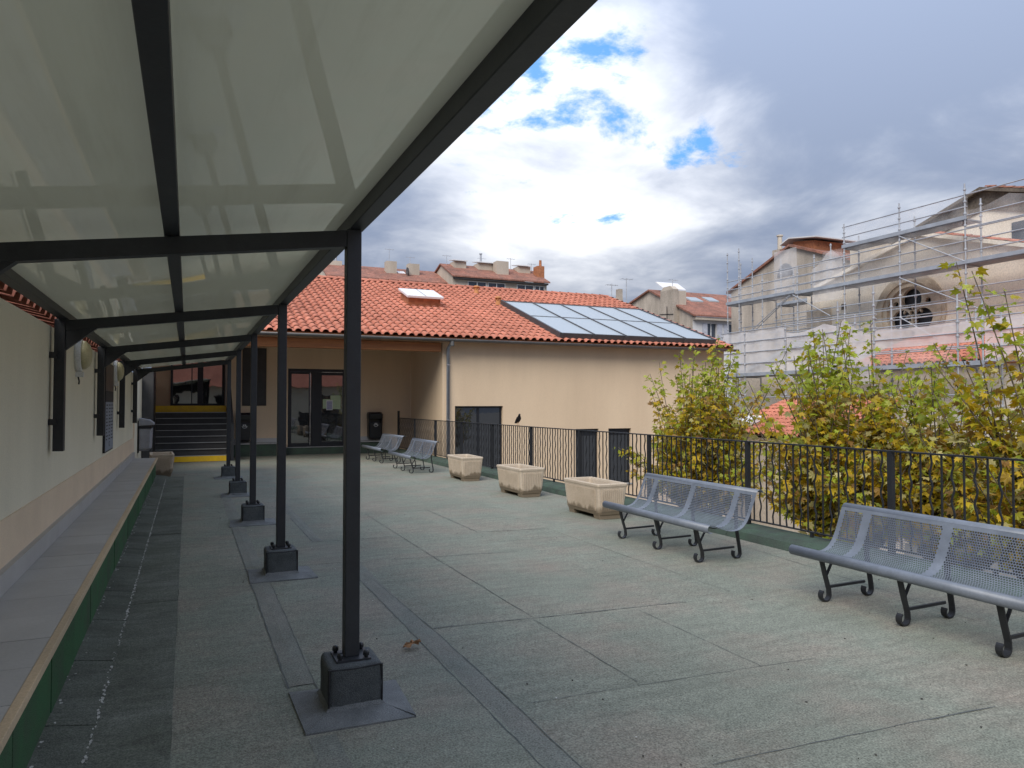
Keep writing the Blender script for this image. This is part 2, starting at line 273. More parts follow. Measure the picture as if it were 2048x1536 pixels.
# ---------------------------------------------------------------- helpers
def wloc(o):
    v = Vector((0, 0, 0))
    while o is not None: v = v+o.location; o = o.parent
    return v
class MB:
    def __init__(s): s.v = []; s.f = []
    def add(s, vs, fs):
        k = len(s.v); s.v += [tuple(p) for p in vs]; s.f += [tuple(i+k for i in f) for f in fs]; return s
    def box(s, x0, x1, y0, y1, z0, z1):
        return s.add([(x0,y0,z0),(x1,y0,z0),(x1,y1,z0),(x0,y1,z0),(x0,y0,z1),(x1,y0,z1),(x1,y1,z1),(x0,y1,z1)],
                     [(0,3,2,1),(4,5,6,7),(0,1,5,4),(1,2,6,5),(2,3,7,6),(3,0,4,7)])
    def bar(s, a, b, wd, ht, up=(0, 0, 1)):
        a = Vector(a); b = Vector(b); d = (b-a).normalized(); u = Vector(up)
        if abs(d.dot(u)) > .98: u = Vector((1, 0, 0))
        r = d.cross(u).normalized()*wd/2; u = r.cross(d).normalized()*ht/2
        vs = [a-r-u, a+r-u, a+r+u, a-r+u, b-r-u, b+r-u, b+r+u, b-r+u]
        return s.add(vs, [(0,1,2,3),(7,6,5,4),(0,4,5,1),(1,5,6,2),(2,6,7,3),(3,7,4,0)])
    def tube(s, pts, rad, n=8, cap=True):
        pts = [Vector(p) for p in pts]; rad = rad if isinstance(rad, (list, tuple)) else [rad]*len(pts)
        vs = []; fs = []; prev = None
        for i, p in enumerate(pts):
            d = (pts[min(i+1, len(pts)-1)]-pts[max(i-1, 0)]).normalized()
            if prev is None:
                u = Vector((0, 0, 1)) if abs(d.z) < .9 else Vector((0, 1, 0)); u = (u-d*u.dot(d)).normalized()
            else: u = (prev-d*prev.dot(d)).normalized()
            prev = u; r = d.cross(u)
            for k in range(n):
                a = 2*math.pi*(k+.5)/n; vs.append(p+(u*math.cos(a)+r*math.sin(a))*rad[i])
        for i in range(len(pts)-1):
            for k in range(n): fs.append((i*n+k, i*n+(k+1) % n, (i+1)*n+(k+1) % n, (i+1)*n+k))
        if cap: fs.append(tuple(range(n))[::-1]); fs.append(tuple(range((len(pts)-1)*n, len(pts)*n)))
        return s.add(vs, fs)
    def ribbon(s, pts, wvec, th):          # flat bar bent along pts, width along wvec
        pts = [Vector(p) for p in pts]; wv = Vector(wvec)/2; vs = []; fs = []
        for i, p in enumerate(pts):
            d = (pts[min(i+1, len(pts)-1)]-pts[max(i-1, 0)]).normalized(); nrm = d.cross(wv).normalized()*th/2
            vs += [p-wv-nrm, p+wv-nrm, p+wv+nrm, p-wv+nrm]
        for i in range(len(pts)-1):
            for k in range(4): fs.append((i*4+k, i*4+(k+1) % 4, i*4+4+(k+1) % 4, i*4+4+k))
        fs += [(3, 2, 1, 0), tuple(range(len(vs)-4, len(vs)))]
        return s.add(vs, fs)
    def prism(s, poly, vec):               # 3D polygon swept along vec
        n = len(poly); poly = [Vector(p) for p in poly]; v = Vector(vec)
        return s.add(poly+[p+v for p in poly], [tuple(range(n))[::-1], tuple(range(n, 2*n))]+[(i, (i+1) % n, n+(i+1) % n, n+i) for i in range(n)])
    def holed(s, outer, holes, vec):       # plate with holes swept along vec
        loops = [outer]+holes; flat = [Vector(p) for l in loops for p in l]; n = len(flat); v = Vector(vec)
        tri = tessellate_polygon([[Vector(p) for p in l] for l in loops])
        fs = [tuple(t) for t in tri]+[tuple(i+n for i in t)[::-1] for t in tri]; k = 0
        for l in loops:
            m = len(l); fs += [(k+i, k+(i+1) % m, n+k+(i+1) % m, n+k+i) for i in range(m)]; k += m
        return s.add(flat+[p+v for p in flat], fs)
    def lathe(s, prof, c, axis='z', n=20):
        vs = []; fs = []; c = Vector(c)
        for (r, h) in prof:
            for k in range(n):
                a = 2*math.pi*k/n; p = (r*math.cos(a), r*math.sin(a), h)
                if axis == 'x': p = (h, p[0], p[1])
                elif axis == 'y': p = (p[0], h, p[1])
                vs.append(c+Vector(p))
        for i in range(len(prof)-1):
            for k in range(n): fs.append((i*n+k, i*n+(k+1) % n, (i+1)*n+(k+1) % n, (i+1)*n+k))
        if prof[-1][0] > 1e-4: fs.append(tuple(range((len(prof)-1)*n, len(prof)*n)))
        if prof[0][0] > 1e-4: fs.append(tuple(range(n))[::-1])
        return s.add(vs, fs)
    def build(s, name, mat, parent=None, smooth=False, bevel=0, label=None, kind=None):
        off = wloc(parent) if parent is not None else Vector((0, 0, 0))
        me = bpy.data.meshes.new(name); me.from_pydata([(p[0]-off.x, p[1]-off.y, p[2]-off.z) for p in s.v], [], s.f)
        bm = bmesh.new(); bm.from_mesh(me); bmesh.ops.recalc_face_normals(bm, faces=bm.faces); bm.to_mesh(me); bm.free()
        me.materials.append(MT[mat])
        if smooth: me.polygons.foreach_set('use_smooth', [True]*len(me.polygons))
        o = bpy.data.objects.new(name, me); COL.objects.link(o)
        if parent is not None: o.parent = parent
        if bevel:
            b = o.modifiers.new('bevel', 'BEVEL'); b.width = bevel; b.segments = 2; b.limit_method = 'ANGLE'
        if label: o['label'] = label
        if kind: o['kind'] = kind
        return o
def thing(name, label, cat, loc, group=None):
    o = bpy.data.objects.new(name, None); COL.objects.link(o); o.location = loc; o.empty_display_size = .2
    o['label'] = label; o['category'] = cat
    if group: o['group'] = group
    return o
def tag(o, label, cat, group=None):
    o['label'] = label; o['category'] = cat
    if group: o['group'] = group
    return o
def copy_tree(o, parent=None):
    c = o.copy(); COL.objects.link(c); c.parent = parent
    for ch in list(o.children): copy_tree(ch, c)
    return c
def share(proto, parent, wpos, rot=None):
    o = proto.copy(); COL.objects.link(o); o.parent = parent; o.location = Vector(wpos)-wloc(parent)
    if rot is not None: o.rotation_euler = rot
    return o
def wall(mb, P0, u, v, w_, h_, holes, depth):
    """plate from P0 along u (width) and v (height), thickness depth, rectangular holes (u0,u1,v0,v1)"""
    P0 = Vector(P0); u = Vector(u); v = Vector(v); n = Vector(depth)
    us = sorted({0, w_, *[a for h in holes for a in h[:2]]}); vv = sorted({0, h_, *[a for h in holes for a in h[2:]]})
    pt = lambda a, b: P0+u*a+v*b
    for i in range(len(us)-1):
        for j in range(len(vv)-1):
            cu, cv = (us[i]+us[i+1])/2, (vv[j]+vv[j+1])/2
            if any(h[0] < cu < h[1] and h[2] < cv < h[3] for h in holes): continue
            q = [pt(us[i], vv[j]), pt(us[i+1], vv[j]), pt(us[i+1], vv[j+1]), pt(us[i], vv[j+1])]
            mb.add(q, [(0, 1, 2, 3)]); mb.add([p+n for p in q], [(3, 2, 1, 0)])
    for (a, b, c, d) in list(holes)+[(0, w_, 0, h_)]:
        q = [pt(a, c), pt(b, c), pt(b, d), pt(a, d)]
        for k in range(4): mb.add([q[k], q[(k+1) % 4], q[(k+1) % 4]+n, q[k]+n], [(0, 1, 2, 3)])
    return mb
def circle(c, r, n, ax1, ax2, a0=0):
    return [Vector(c)+Vector(ax1)*r*math.cos(a0+2*math.pi*k/n)+Vector(ax2)*r*math.sin(a0+2*math.pi*k/n) for k in range(n)]

def tile_template(pu, pv):
    seg = 6; r = pu*.40; hgt = r*.82; vs = []; fs = []
    def prof(scale, lift, v):
        row = []
        for k in range(seg+1):
            a = math.pi*k/seg; row.append((-math.cos(a)*r*scale, v, math.sin(a)*hgt*scale+lift))
        row.append((pu-r*scale-.002, v, lift+.002)); return row
    A = prof(1.0, .026, -.02); B = prof(.90, .0, pv+.02); Cc = prof(.86, .026, -.02)
    vs = A+B+Cc[:seg+1]; m = seg+2
    for k in range(seg+1): fs.append((k, k+1, m+k+1, m+k))
    for k in range(seg): fs.append((2*m+k, 2*m+k+1, k+1, k))
    return vs, fs
def tile_roof(parent, O, u, v, pu, pv, nc, nr, skip=None, nind=300, mat='tile', name='tile'):
    """canal tiles: the nearest ones are single parts, the rest one joined part"""
    O = Vector(O); u = Vector(u).normalized(); v = Vector(v).normalized(); n = u.cross(v)
    if n.z < 0: n = -n
    mat3 = Matrix((u, v, n)).transposed()
    tv, tf = tile_template(pu, pv)
    me = bpy.data.meshes.new(name); me.from_pydata(tv, [], tf); me.materials.append(MT[mat])
    me.polygons.foreach_set('use_smooth', [True]*len(me.polygons))
    cells = []
    for i in range(nc):
        for j in range(nr):
            p = O+u*(i+.5)*pu+v*j*pv
            if skip and skip(i, j, p): continue
            d = p-CAM; z = d.dot(FW); vis = z > 0 and abs(d.dot(RT)/z) < .72 and abs(d.dot(UP)/z) < .55
            cells.append((d.length*(1 if vis else 10), p))
    cells.sort(key=lambda c: c[0]); off = wloc(parent)
    for k, (_, p) in enumerate(cells[:nind]):
        o = bpy.data.objects.new(name, me); COL.objects.link(o); o.parent = parent
        jit = Matrix.Rotation(rnd.gauss(0, .012), 3, 'Z')
        M4 = (mat3 @ jit).to_4x4(); M4.translation = p-off+n*rnd.gauss(0, .003)
        o.matrix_basis = M4
    rest = cells[nind:]
    if rest:
        T = np.array(tv); W = np.array([[*u], [*v], [*n]]); base = T @ W
        allv = np.concatenate([base+np.array(p-off)+np.array(n)*rnd.gauss(0, .003)+np.array(v)*rnd.gauss(0, .006) for _, p in rest])
        F = np.array(tf); nv = len(tv); faces = (F[None]+(np.arange(len(rest))*nv)[:, None, None]).reshape(-1, 4)
        m2 = bpy.data.meshes.new('roof_tiles'); m2.from_pydata(allv.tolist(), [], faces.tolist()); m2.materials.append(MT[mat])
        m2.polygons.foreach_set('use_smooth', [True]*len(m2.polygons))
        o = bpy.data.objects.new('roof_tiles', m2); COL.objects.link(o); o.parent = parent; o['kind'] = 'stuff'

# ================================================================ SETTING
mb = MB(); G = 400
mb.add([(-G, -G, -4), (G, -G, -4), (G, G, -4), (-G, G, -4)], [(0, 1, 2, 3)])
g = mb.build('courtyard_ground', 'ground'); g['kind'] = 'structure'
tf_ = MB().box(-1.3, 6.45, -9, 24.2, -3.99, 0).build('terrace_floor', 'felt'); tf_['kind'] = 'structure'
# felt sheets laid in strips along the terrace, each lapped over its neighbour
xs = [-.06, .53, 1.44, 2.37, 3.30, 4.22, 5.10, 5.95]
cross = {0: [-2, 3.1, 7.52, 12.1, 17, 21.9], 1: [-1, 4.1, 7.48, 10.62, 15.9, 21.9], 2: [-1, 2.68, 5.03, 8.70, 12.7, 16.3, 21.9], 3: [-1, 3.55, 5.0, 7.36, 10.6, 14.2, 19, 21.9],
         4: [-1, 2.6, 4.86, 8.5, 12.5, 16.6, 21.9], 5: [-1, 3.4, 6.4, 9.6, 13.3, 18, 21.9], 6: [-1, 4.9, 8.4, 12.2, 16.8, 21.9]}
for i in range(7):
    yy = cross[i]
    for j in range(len(yy)-1):
        x0, x1 = xs[i]-.0, xs[i+1]+(.13 if i < 6 else 0)
        y0, y1 = yy[j], yy[j+1]+(.09 if j < len(yy)-2 else 0)
        zt = .0035+.002*(i % 2)+.0013*((j+i) % 2)
        jj = [rnd.uniform(-.012, .012) for _ in range(40)]
        n = 12; s = MB(); top = []
        for k in range(n+1):
            y = y0+(y1-y0)*k/n; top.append((x0+jj[k], x1+jj[k+14], y))
        vs = []; fs = []
        for k, (a, b, y) in enumerate(top): vs += [(a, y, zt), (b, y, zt+.0018), (b+.002, y, 0.0005), (a-.002, y, .0005)]
        for k in range(n):
            q = k*4; fs += [(q, q+1, q+5, q+4), (q+1, q+2, q+6, q+5), (q+3, q, q+4, q+7)]
        fs += [(3, 2, 1, 0), (n*4, n*4+1, n*4+2, n*4+3)]
        s.add(vs, fs).build('felt_sheet', 'felt', tf_)
def seam(pts, wd, z, mat='seam'):
    s = MB(); vs = []; fs = []; P_ = []
    for (a, b) in zip(pts[:-1], pts[1:]):
        a = Vector((*a, 0)); b = Vector((*b, 0)); m = max(2, int((b-a).length/.08))
        for k in range(m): P_.append(a.lerp(b, k/m))
    P_.append(Vector((*pts[-1], 0)))
    for k, p in enumerate(P_):
        d = (P_[min(k+1, len(P_)-1)]-P_[max(k-1, 0)]).normalized(); r = Vector((d.y, -d.x, 0))
        ww = wd*rnd.uniform(.25, 1.0)/2; c = p+r*rnd.uniform(-.004, .004); vs += [c-r*ww+Vector((0, 0, z)), c+r*ww+Vector((0, 0, z))]
    for k in range(len(P_)-1): fs.append((2*k, 2*k+1, 2*k+3, 2*k+2))
    s.add(vs, fs).build('lap_seam', mat, tf_)
ZS = .0098
# wide overlap strips seen as bands
for (a, b, y0, y1) in ((.53, .69, 4.32, 7.0), (.53, .69, 7.6, 10.3), (.53, .69, 10.8, 13.5), (.55, .68, -1, 3.62), (1.45, 1.59, -1, 7.4), (1.33, 1.45, 8.7, 12.7)):
    s = MB(); n = 30; vs = []; fs = []
    for k in range(n+1):
        y = y0+(y1-y0)*k/n; e = rnd.uniform(-.01, .01); vs += [(a+e, y, .0082), ((a+b)/2, y, .0115), (b+e, y, .0082)]
    for k in range(n): fs += [(3*k, 3*k+1, 3*k+4, 3*k+3), (3*k+1, 3*k+2, 3*k+5, 3*k+4)]
    s.add(vs, fs).build('lap_strip', 'felt_lap', tf_)
for pts, wd in (([(1.61, 5.03), (2.82, 4.93), (3.68, 4.88)], .014), ([(1.6, 5.03), (1.6, 3.6), (1.58, 2.2)], .010), ([(1.44, 6.9), (1.44, 3.9), (1.44, 2)], .010), ([(1.54, 7.0), (1.6, 5.03)], .010),
                ([(1.92, 7.41), (3.26, 7.25)], .012), ([(1.32, 10.6), (1.33, 8.7), (2.27, 8.63)], .014), ([(3.29, 10.6), (3.30, 8.56), (4.22, 8.41)], .014), ([(2.135, 2.65), (3.15, 2.6), (3.9, 2.55)], .011),
                ([(2.36, 10.6), (2.35, 7.3), (2.37, 5.0)], .008), ([(2.35, 4.93), (2.37, 3.6)], .008), ([(1.65, 3.58), (2.4, 3.55), (3.6, 3.48)], .006), ([(1.58, 12.75), (3.6, 12.5)], .014), ([(1.5, 16.1), (5.0, 15.9)], .014),
                ([(.21, 7.53), (.53, 7.52)], .010), ([(.53, 10), (.53, 4.3)], .012), ([(.69, 6.8), (.68, 4.2)], .006), ([(3.2, 4.83), (3.2, 3.5)], .006), ([(5.86, 11), (5.75, 7), (5.5, 4.8), (5.3, 3.6)], .008), ([(4.2, 7.3), (4.23, 5.0)], .005)):
    seam(pts, wd, ZS)
# darker walkway strip beside the ledge, and the upturned cant pieces
for (y0, y1) in ((-2, 2.9), (2.86, 6.6), (6.56, 9.9), (9.86, 13.6), (13.56, 17.6)):
    MB().box(-.41, -.055, y0, y1, 0, .0125+.002*(y0 > 3)).build('walkway_sheet', 'felt_dark', tf_)
y = -1.5
while y < 17.3:
    d = rnd.uniform(.86, 1.0); s = MB(); e = [rnd.uniform(-.008, .008) for _ in range(4)]
    a = (-.62, y+.006, .05); b = (-.395+e[0], y+.006, .017); c_ = (-.395+e[1], y+d-.006, .017); dd = (-.62, y+d-.006, .05)
    s.add([a, b, c_, dd, (-.62, y+.006, 0), (-.395+e[0], y+.006, 0), (-.395+e[1], y+d-.006, 0), (-.62, y+d-.006, 0)], [(0,1,2,3),(1,5,6,2),(0,4,5,1),(3,2,6,7)])
    s.build('cant_piece', 'felt_dark', tf_); y += d
def flakes(n, fx, fy, sz, z, name, mat, mx):
    s = MB()
    for _ in range(n):
        cx, cy = fx(), fy(); a = rnd.uniform(0, 6.3); r = rnd.uniform(.3, 1)*sz; ln = rnd.uniform(1, mx)
        pts = [(cx+r*math.cos(a+t)*1, cy+r*math.sin(a+t)*ln, z(cx)+rnd.uniform(0, .003)) for t in (0, 1.2, 2.5, 3.6, 5)]
        s.add(pts+[(cx, cy, z(cx)-.006)], [(0, 1, 2, 3, 4), (0, 1, 5), (1, 2, 5), (2, 3, 5), (3, 4, 5), (4, 0, 5)])
    o = s.build(name, mat, tf_); o['kind'] = 'stuff'
flakes(620, lambda: -.40+rnd.gauss(0, .004), lambda: rnd.uniform(2.5, 17), .008, lambda x: .019, 'sealant_flakes', 'debris', 3)
flakes(110, lambda: -.595+rnd.gauss(0, .014), lambda: rnd.uniform(2.5, 17), .011, lambda x: .047, 'corner_debris', 'debris', 2)
flakes(90, lambda: rnd.uniform(-.38, 5.8), lambda: 2.4+rnd.random()**2*16, .007, lambda x: .0105, 'dirt_specks', 'moss', 1.5)
flakes(60, lambda: rnd.uniform(-.38, 2.0), lambda: 2.4+rnd.random()*12, .006, lambda x: .0105, 'pale_specks', 'debris', 1.5)

# ================================================================ SIDE BUILDING (left wall) and LEDGE
sb = thing('side_building', 'cream rendered side wall with peach base band and tiled eaves on the left', 'building', (-1.06, 8, 0))
MB().box(-1.36, -1.06, -9, 26, -.0, 2.25).build('wall', 'wall_cream', sb)
MB().box(-1.2, -1.052, -9, 17.9, .0, .87).build('plinth_band', 'plinth', sb)
MB().box(-1.2, -1.05, 17.6, 18.0, .872, 2.0).build('corner_strip', 'plinth', sb)
MB().prism([(-1.30, -9, 2.25), (-4.0, -9, 3.05), (-4.0, -9, 2.95), (-1.30, -9, 2.17)], (0, 35, 0)).build('roof_deck', 'render_cream', sb)
tile_roof(sb, (-1.10, 1.0, 2.30), (0, 1, 0), (-1, 0, .30), .24, .405, 74, 4, nind=220)
lg = thing('seat_ledge', 'long low grey tiled seat ledge with pale timber edge along the left wall', 'ledge', (-.85, 8, 0))
MB().box(-1.05, -.625, -2, 17.5, 0.0, .405).build('core', 'mortar', lg)
MB().box(-1.06, -1.012, -2, 17.48, .405, .57).build('upstand', 'ledge_tile', lg)
y = -2.0
while y < 17.4:
    y1 = min(y+.45, 17.48); MB().box(-1.01, -.612, y+.0025, y1-.0025, .405, .4385+rnd.uniform(-.001, .001)).build('slab_tile', 'ledge_tile', lg); y = y1
for (a, b) in ((-2, 2.95), (2.953, 5.7), (5.703, 9.3), (9.303, 13.2), (13.203, 17.5)):
    MB().box(-.611, -.572, a, b, .400, .441).build('timber_edge', 'wood_strip', lg, bevel=.003)
y = -2.0
while y < 17.3:
    d = rnd.uniform(.8, .98); y1 = min(y+d, 17.48); s = MB(); e = rnd.uniform(0, .006)
    s.box(-.625, -.607-e, y+.006, y1-.006, .02, .40).build('felt_upturn', 'felt_green', lg); y = y1
MB().box(-.627, -.618, -2, 17.48, 0.02, .4).build('felt_backing', 'bitumen', lg)

# ================================================================ CANOPY
PY = [3.97+3.24*k for k in range(5)]
zl = lambda x: 2.427+.131*x                      # top of the cross beams
cn = thing('canopy', 'charcoal steel walkway canopy with glossy pale roof panels', 'canopy', (.81, 3.97, 0))
for Y in PY:
    po = MB().box(.771, .849, Y-.039, Y+.039, .262, 2.535).build('post', 'charcoal', cn, bevel=.004)
    MB().box(.72, .90, Y-.09, Y+.09, .252, .262).build('base_plate', 'charcoal', po)
    for sx in (-.068, .068):
        for sy in (-.068, .068):
            s = MB().lathe([(.011, .262), (.011, .272), (.017, .272), (.017, .288), (.012, .296), (0, .300)], (.81+sx, Y+sy, 0), n=8); s.build('bolt', 'black_plastic', po)
beamY = [.73]+PY
for Y in beamY:
    x0, x1 = -.95, .77; h = .088
    MB().prism([(x0, Y-.035, zl(x0)), (x1, Y-.035, zl(x1)), (x1, Y-.035, zl(x1)-h), (x0, Y-.035, zl(x0)-h)], (0, .07, 0)).build('cross_beam', 'charcoal', cn, bevel=.003)
    br = MB().box(-1.03, -.951, Y-.045, Y+.045, 1.20, 2.31).build('wall_bracket', 'charcoal', cn, bevel=.003)
    for z in (1.42, 1.98): MB().box(-1.058, -1.0, Y-.075, Y-.0455, z, z+.05).build('clip', 'charcoal', br)
    MB().prism([(-.95, Y-.03, 2.05), (-.72, Y-.03, zl(-.72)-h), (-.95, Y-.03, zl(-.95)-h)], (0, .06, 0)).build('gusset', 'charcoal', br)
Y0, Y1 = .69, 18.2
MB().box(.785, .865, Y0, Y1, 2.537, 2.625).build('edge_beam', 'charcoal', cn, bevel=.004)
MB().box(.8655, .878, Y0, Y1, 2.60, 2.655).build('edge_trim', 'charcoal', cn)
MB().box(-.115, -.045, Y0, Y1, zl(-.08)+.006, zl(-.08)+.066).build('purlin', 'charcoal', cn, bevel=.003)
MB().box(-1.0, -.925, Y0, Y1, zl(-.96)+.008, zl(-.96)+.066).build('wall_beam', 'charcoal', cn, bevel=.003)
pe = [Y0]+PY+[Y1]
zp = lambda x: 2.427+.131*x+.082
for a, b in zip(pe[:-1], pe[1:]):
    for (xa, xb) in ((-1.02, -.08), (-.076, .864)):
        n = 10; m = 16; vs = []; fs = []
        for i in range(n+1):
            for j in range(m+1):
                x = xa+(xb-xa)*i/n; y = a+.0001+(b-a-.0002)*j/m
                vs.append((x, y, zp(x)))
        for i in range(n):
            for j in range(m): k = i*(m+1)+j; fs.append((k, k+m+1, k+m+2, k+1))
        s = MB(); s.add(vs, fs); s.add([(p[0], p[1], p[2]+.03) for p in vs], fs); s.build('roof_panel', 'panel', cn, smooth=True)

# pedestals of the posts
nums = ['nearest', 'second', 'third', 'fourth', 'farthest']
pl_ped = ['felt wrapped concrete block under the nearest canopy post', 'felt wrapped concrete block under the second canopy post from the front',
          'felt wrapped concrete block under the middle canopy post', 'felt wrapped concrete block under the fourth canopy post', 'felt wrapped concrete block under the farthest canopy post']
for k, Y in enumerate(PY):
    pd = thing('post_pedestal', pl_ped[k], 'pedestal', (.81, Y, 0), 'pedestals under the canopy posts')
    bm = bmesh.new(); bmesh.ops.create_cube(bm, size=1)
    bmesh.ops.scale(bm, verts=bm.verts, vec=(.275, .275, .255)); bmesh.ops.translate(bm, verts=bm.verts, vec=(0, 0, .1245))
    bmesh.ops.bevel(bm, geom=[e for e in bm.edges], offset=.022, segments=3, affect='EDGES', profile=.5)
    bmesh.ops.subdivide_edges(bm, edges=[e for e in bm.edges if e.calc_length() > .1], cuts=5, use_grid_fill=True)
    for v in bm.verts: v.co += Vector((rnd.gauss(0, .0016), rnd.gauss(0, .0016), rnd.gauss(0, .0012) if v.co.z > .1 else 0))
    me = bpy.data.meshes.new('block'); bm.to_mesh(me); bm.free(); me.materials.append(MT['pedestal']); me.polygons.foreach_set('use_smooth', [True]*len(me.polygons))
    o = bpy.data.objects.new('block', me); COL.objects.link(o); o.parent = pd
    q = .137; r0 = lambda: rnd.uniform(-.018, .018)
    C4 = [(-.29+r0(), -.30+r0()), (.28+r0(), -.32+r0()), (.29+r0(), .20+r0()), (-.27+r0(), .25+r0())]
    I4 = [(-q, -q), (q, -q), (q, q), (-q, q)]
    for i in range(4):
        a, b = C4[i], C4[(i+1) % 4]; c_, d_ = I4[(i+1) % 4], I4[i]; lift = .013+.003*(i % 2); s = MB(); n = 6; vs = []
        for t in range(n+1):
            f = t/n; ox, oy = a[0]+(b[0]-a[0])*f, a[1]+(b[1]-a[1])*f; ix, iy = d_[0]+(c_[0]-d_[0])*f, d_[1]+(c_[1]-d_[1])*f
            ed = rnd.uniform(0, .004)
            vs += [(.81+ix, Y+iy, .055), (.81+ix*1.12, Y+iy*1.12, .034), (.81+ox, Y+oy, lift+ed), (.81+ox*1.003, Y+oy*1.003, .003)]
        fs = [(4*t+j, 4*t+j+1, 4*t+j+5, 4*t+j+4) for t in range(n) for j in range(3)]
        s.add(vs, fs).build('flashing_flap', 'flash', pd, smooth=False)
    for (sx, sy) in ((-1, -1), (1, -1)):
        MB().tube([(.81+sx*.134, Y+sy*.134, .24), (.81+sx*.1375, Y+sy*.1375, .14), (.81+sx*.136, Y+sy*.136, .045)], [.008, .0045, .006], 6).build('bitumen_bead', 'bitumen', pd)
    MB().tube([(.81-.13, Y-.134, .236), (.81, Y-.138, .232), (.81+.13, Y-.134, .238)], [.005, .003, .006], 6).build('bitumen_bead', 'bitumen', pd)

# wall lamps and information board
for k, (Y, lab) in enumerate(((8.75, 'round yellowed wall lamp beside the nearest visible canopy bracket'), (12.95, 'round yellowed wall lamp beyond the information board'))):
    t = thing('wall_lamp', lab, 'lamp', (-1.06, Y, 2.1), 'round lamps on the cream wall')
    MB().lathe([(.165, 0), (.17, .02), (.17, .05), (.155, .06)], (-1.06, Y, 2.10), 'x', 28).build('back_plate', 'white', t, smooth=True)
    MB().lathe([(.15, .06), (.145, .09), (.11, .125), (.06, .142), (0, .147)], (-1.06, Y, 2.10), 'x', 28).build('dome', 'lamp_dome', t, smooth=True)
    MB().box(-1.06, -.99, Y-.03, Y+.05, 1.875, 1.93).build('junction_box', 'white', t)
    MB().tube([(-1.04, Y+.01, 1.88), (-1.03, Y+.015, 1.83), (-1.035, Y+.03, 1.80)], .008, 6).build('cable', 'black_plastic', t)
t = thing('information_board', 'tall blue grey information board with dark photo strip on the wall', 'board', (-1.06, 12.1, 1.5))
MB().box(-1.058, -1.03, 11.45, 12.62, .92, 2.17).build('backing', 'frame', t)
MB().box(-1.03, -1.027, 11.47, 12.60, .94, 1.62).build('text_sheet', 'board', t)
MB().box(-1.03, -1.027, 11.47, 12.60, 1.78, 2.15).build('photo_strip', 'photo', t)
MB().box(-1.03, -1.0272, 11.47, 12.60, 1.625, 1.775).build('title_band', 'ink', t)
for r_ in range(11):
    z = 1.58-r_*.048
    for c0 in (11.55, 11.92, 12.28):
        MB().box(-1.027, -1.0262, c0, c0+rnd.uniform(.14, .27), z-.011, z+.006).build('text_line', 'ink', t)
for k, ch in enumerate('VC'):
    cu = bpy.data.curves.new('lettering', 'FONT'); cu.body = ch; cu.size = .11; ob = bpy.data.objects.new('lettering', cu); COL.objects.link(ob)
    cu.materials.append(MT['ink']); cu.extrude = .0004; bpy.context.view_layer.update(); me = bpy.data.meshes.new_from_object(ob.evaluated_get(bpy.context.evaluated_depsgraph_get())); bpy.data.objects.remove(ob)
    ob = bpy.data.objects.new('lettering', me); COL.objects.link(ob); ob.parent = t; ob.location = Vector((-1.0262, 11.95+k*.09, .985))-t.location; ob.rotation_euler = (R(90), 0, R(90))

# ================================================================ KERB and FENCE
kb = thing('roof_edge_kerb', 'low dark green felt covered kerb along the railing', 'kerb', (6.15, 10, 0))
y = -1.0
while y < 23.3:
    d = rnd.uniform(1.2, 1.9); y1 = min(y+d, 23.6); e = rnd.uniform(-.012, .012); s = MB(); n = 6; vs = []; fs = []
    for k in range(n+1):
        yy = y+.006+(y1-y-.012)*k/n; g_ = [rnd.gauss(0, .004) for _ in range(4)]
        vs += [(5.95+g_[0], yy, .0), (5.99+e+g_[1], yy, .085), (6.06+e, yy, .118+g_[2]), (6.30, yy, .128+g_[3]), (6.42, yy, .12), (6.44, yy, -.3)]
    for k in range(n):
        for j in range(5): fs.append((6*k+j, 6*k+j+1, 6*k+j+7, 6*k+j+6))
    fs += [tuple(range(6)), tuple(range(6*n, 6*n+6))[::-1]]
    s.add(vs, fs).build('kerb_piece', 'felt_kerb', kb, smooth=False); y = y1
FX = 6.30
fe = thing('railing', 'dark iron railing with alternating straight and wavy bars beside the terrace', 'railing', (FX, 12, 0))
posts = [1.08, 3.09, 5.10, 7.11, 9.22, 11.33, 13.34, 15.40, 17.45, 19.55, 21.60, 23.46]
MB().box(FX-.022, FX+.022, 1.0, 23.5, 1.125, 1.141).build('top_rail', 'fence', fe)
MB().box(FX-.018, FX+.018, 1.0, 23.5, .178, .192).build('bottom_rail', 'fence', fe)
pm = MB().box(FX-.025, FX+.025, -.025+posts[2], .025+posts[2], .10, 1.124).build('post', 'fence', fe)
for Y in posts[:2]+posts[3:-1]: share(pm, fe, Vector((FX, 12, 0))+Vector((0, Y-posts[2], 0)))
MB().box(FX-.03, FX+.03, 23.42, 23.49, .10, 1.36).build('end_post', 'fence', fe)
sbm = MB().box(FX-.007, FX+.007, -.007, .007, .193, 1.125).build('straight_bar', 'fence', fe)
wp = []
for k in range(37):
    z = .193+(1.125-.193)*k/36; amp = .013*min(1, min(k, 36-k)/4); wp.append((FX, amp*math.sin((z-.193)/.232*2*math.pi), z))
wbm = MB().tube(wp, .0095, 4).build('wavy_bar', 'fence', fe)
first = {0: True, 1: True}
for a, b in zip(posts[:-1], posts[1:]):
    n = 18
    for k in range(1, n+1):
        y = a+(b-a)*k/(n+1); wv = k % 2; src = wbm if wv else sbm
        if first[wv]: src.location = Vector((0, y, 0)); first[wv] = False; src['y0'] = y
        else:
            o = src.copy(); COL.objects.link(o); o.parent = fe; o.location = Vector((0, y, 0))
            if 'y0' in o: del o['y0']
    MB().box(FX-.015, FX+.015, (a+b)/2-.015, (a+b)/2+.015, .10, .178).build('foot', 'fence', fe)
for o in (sbm, wbm):
    if 'y0' in o: del o['y0']
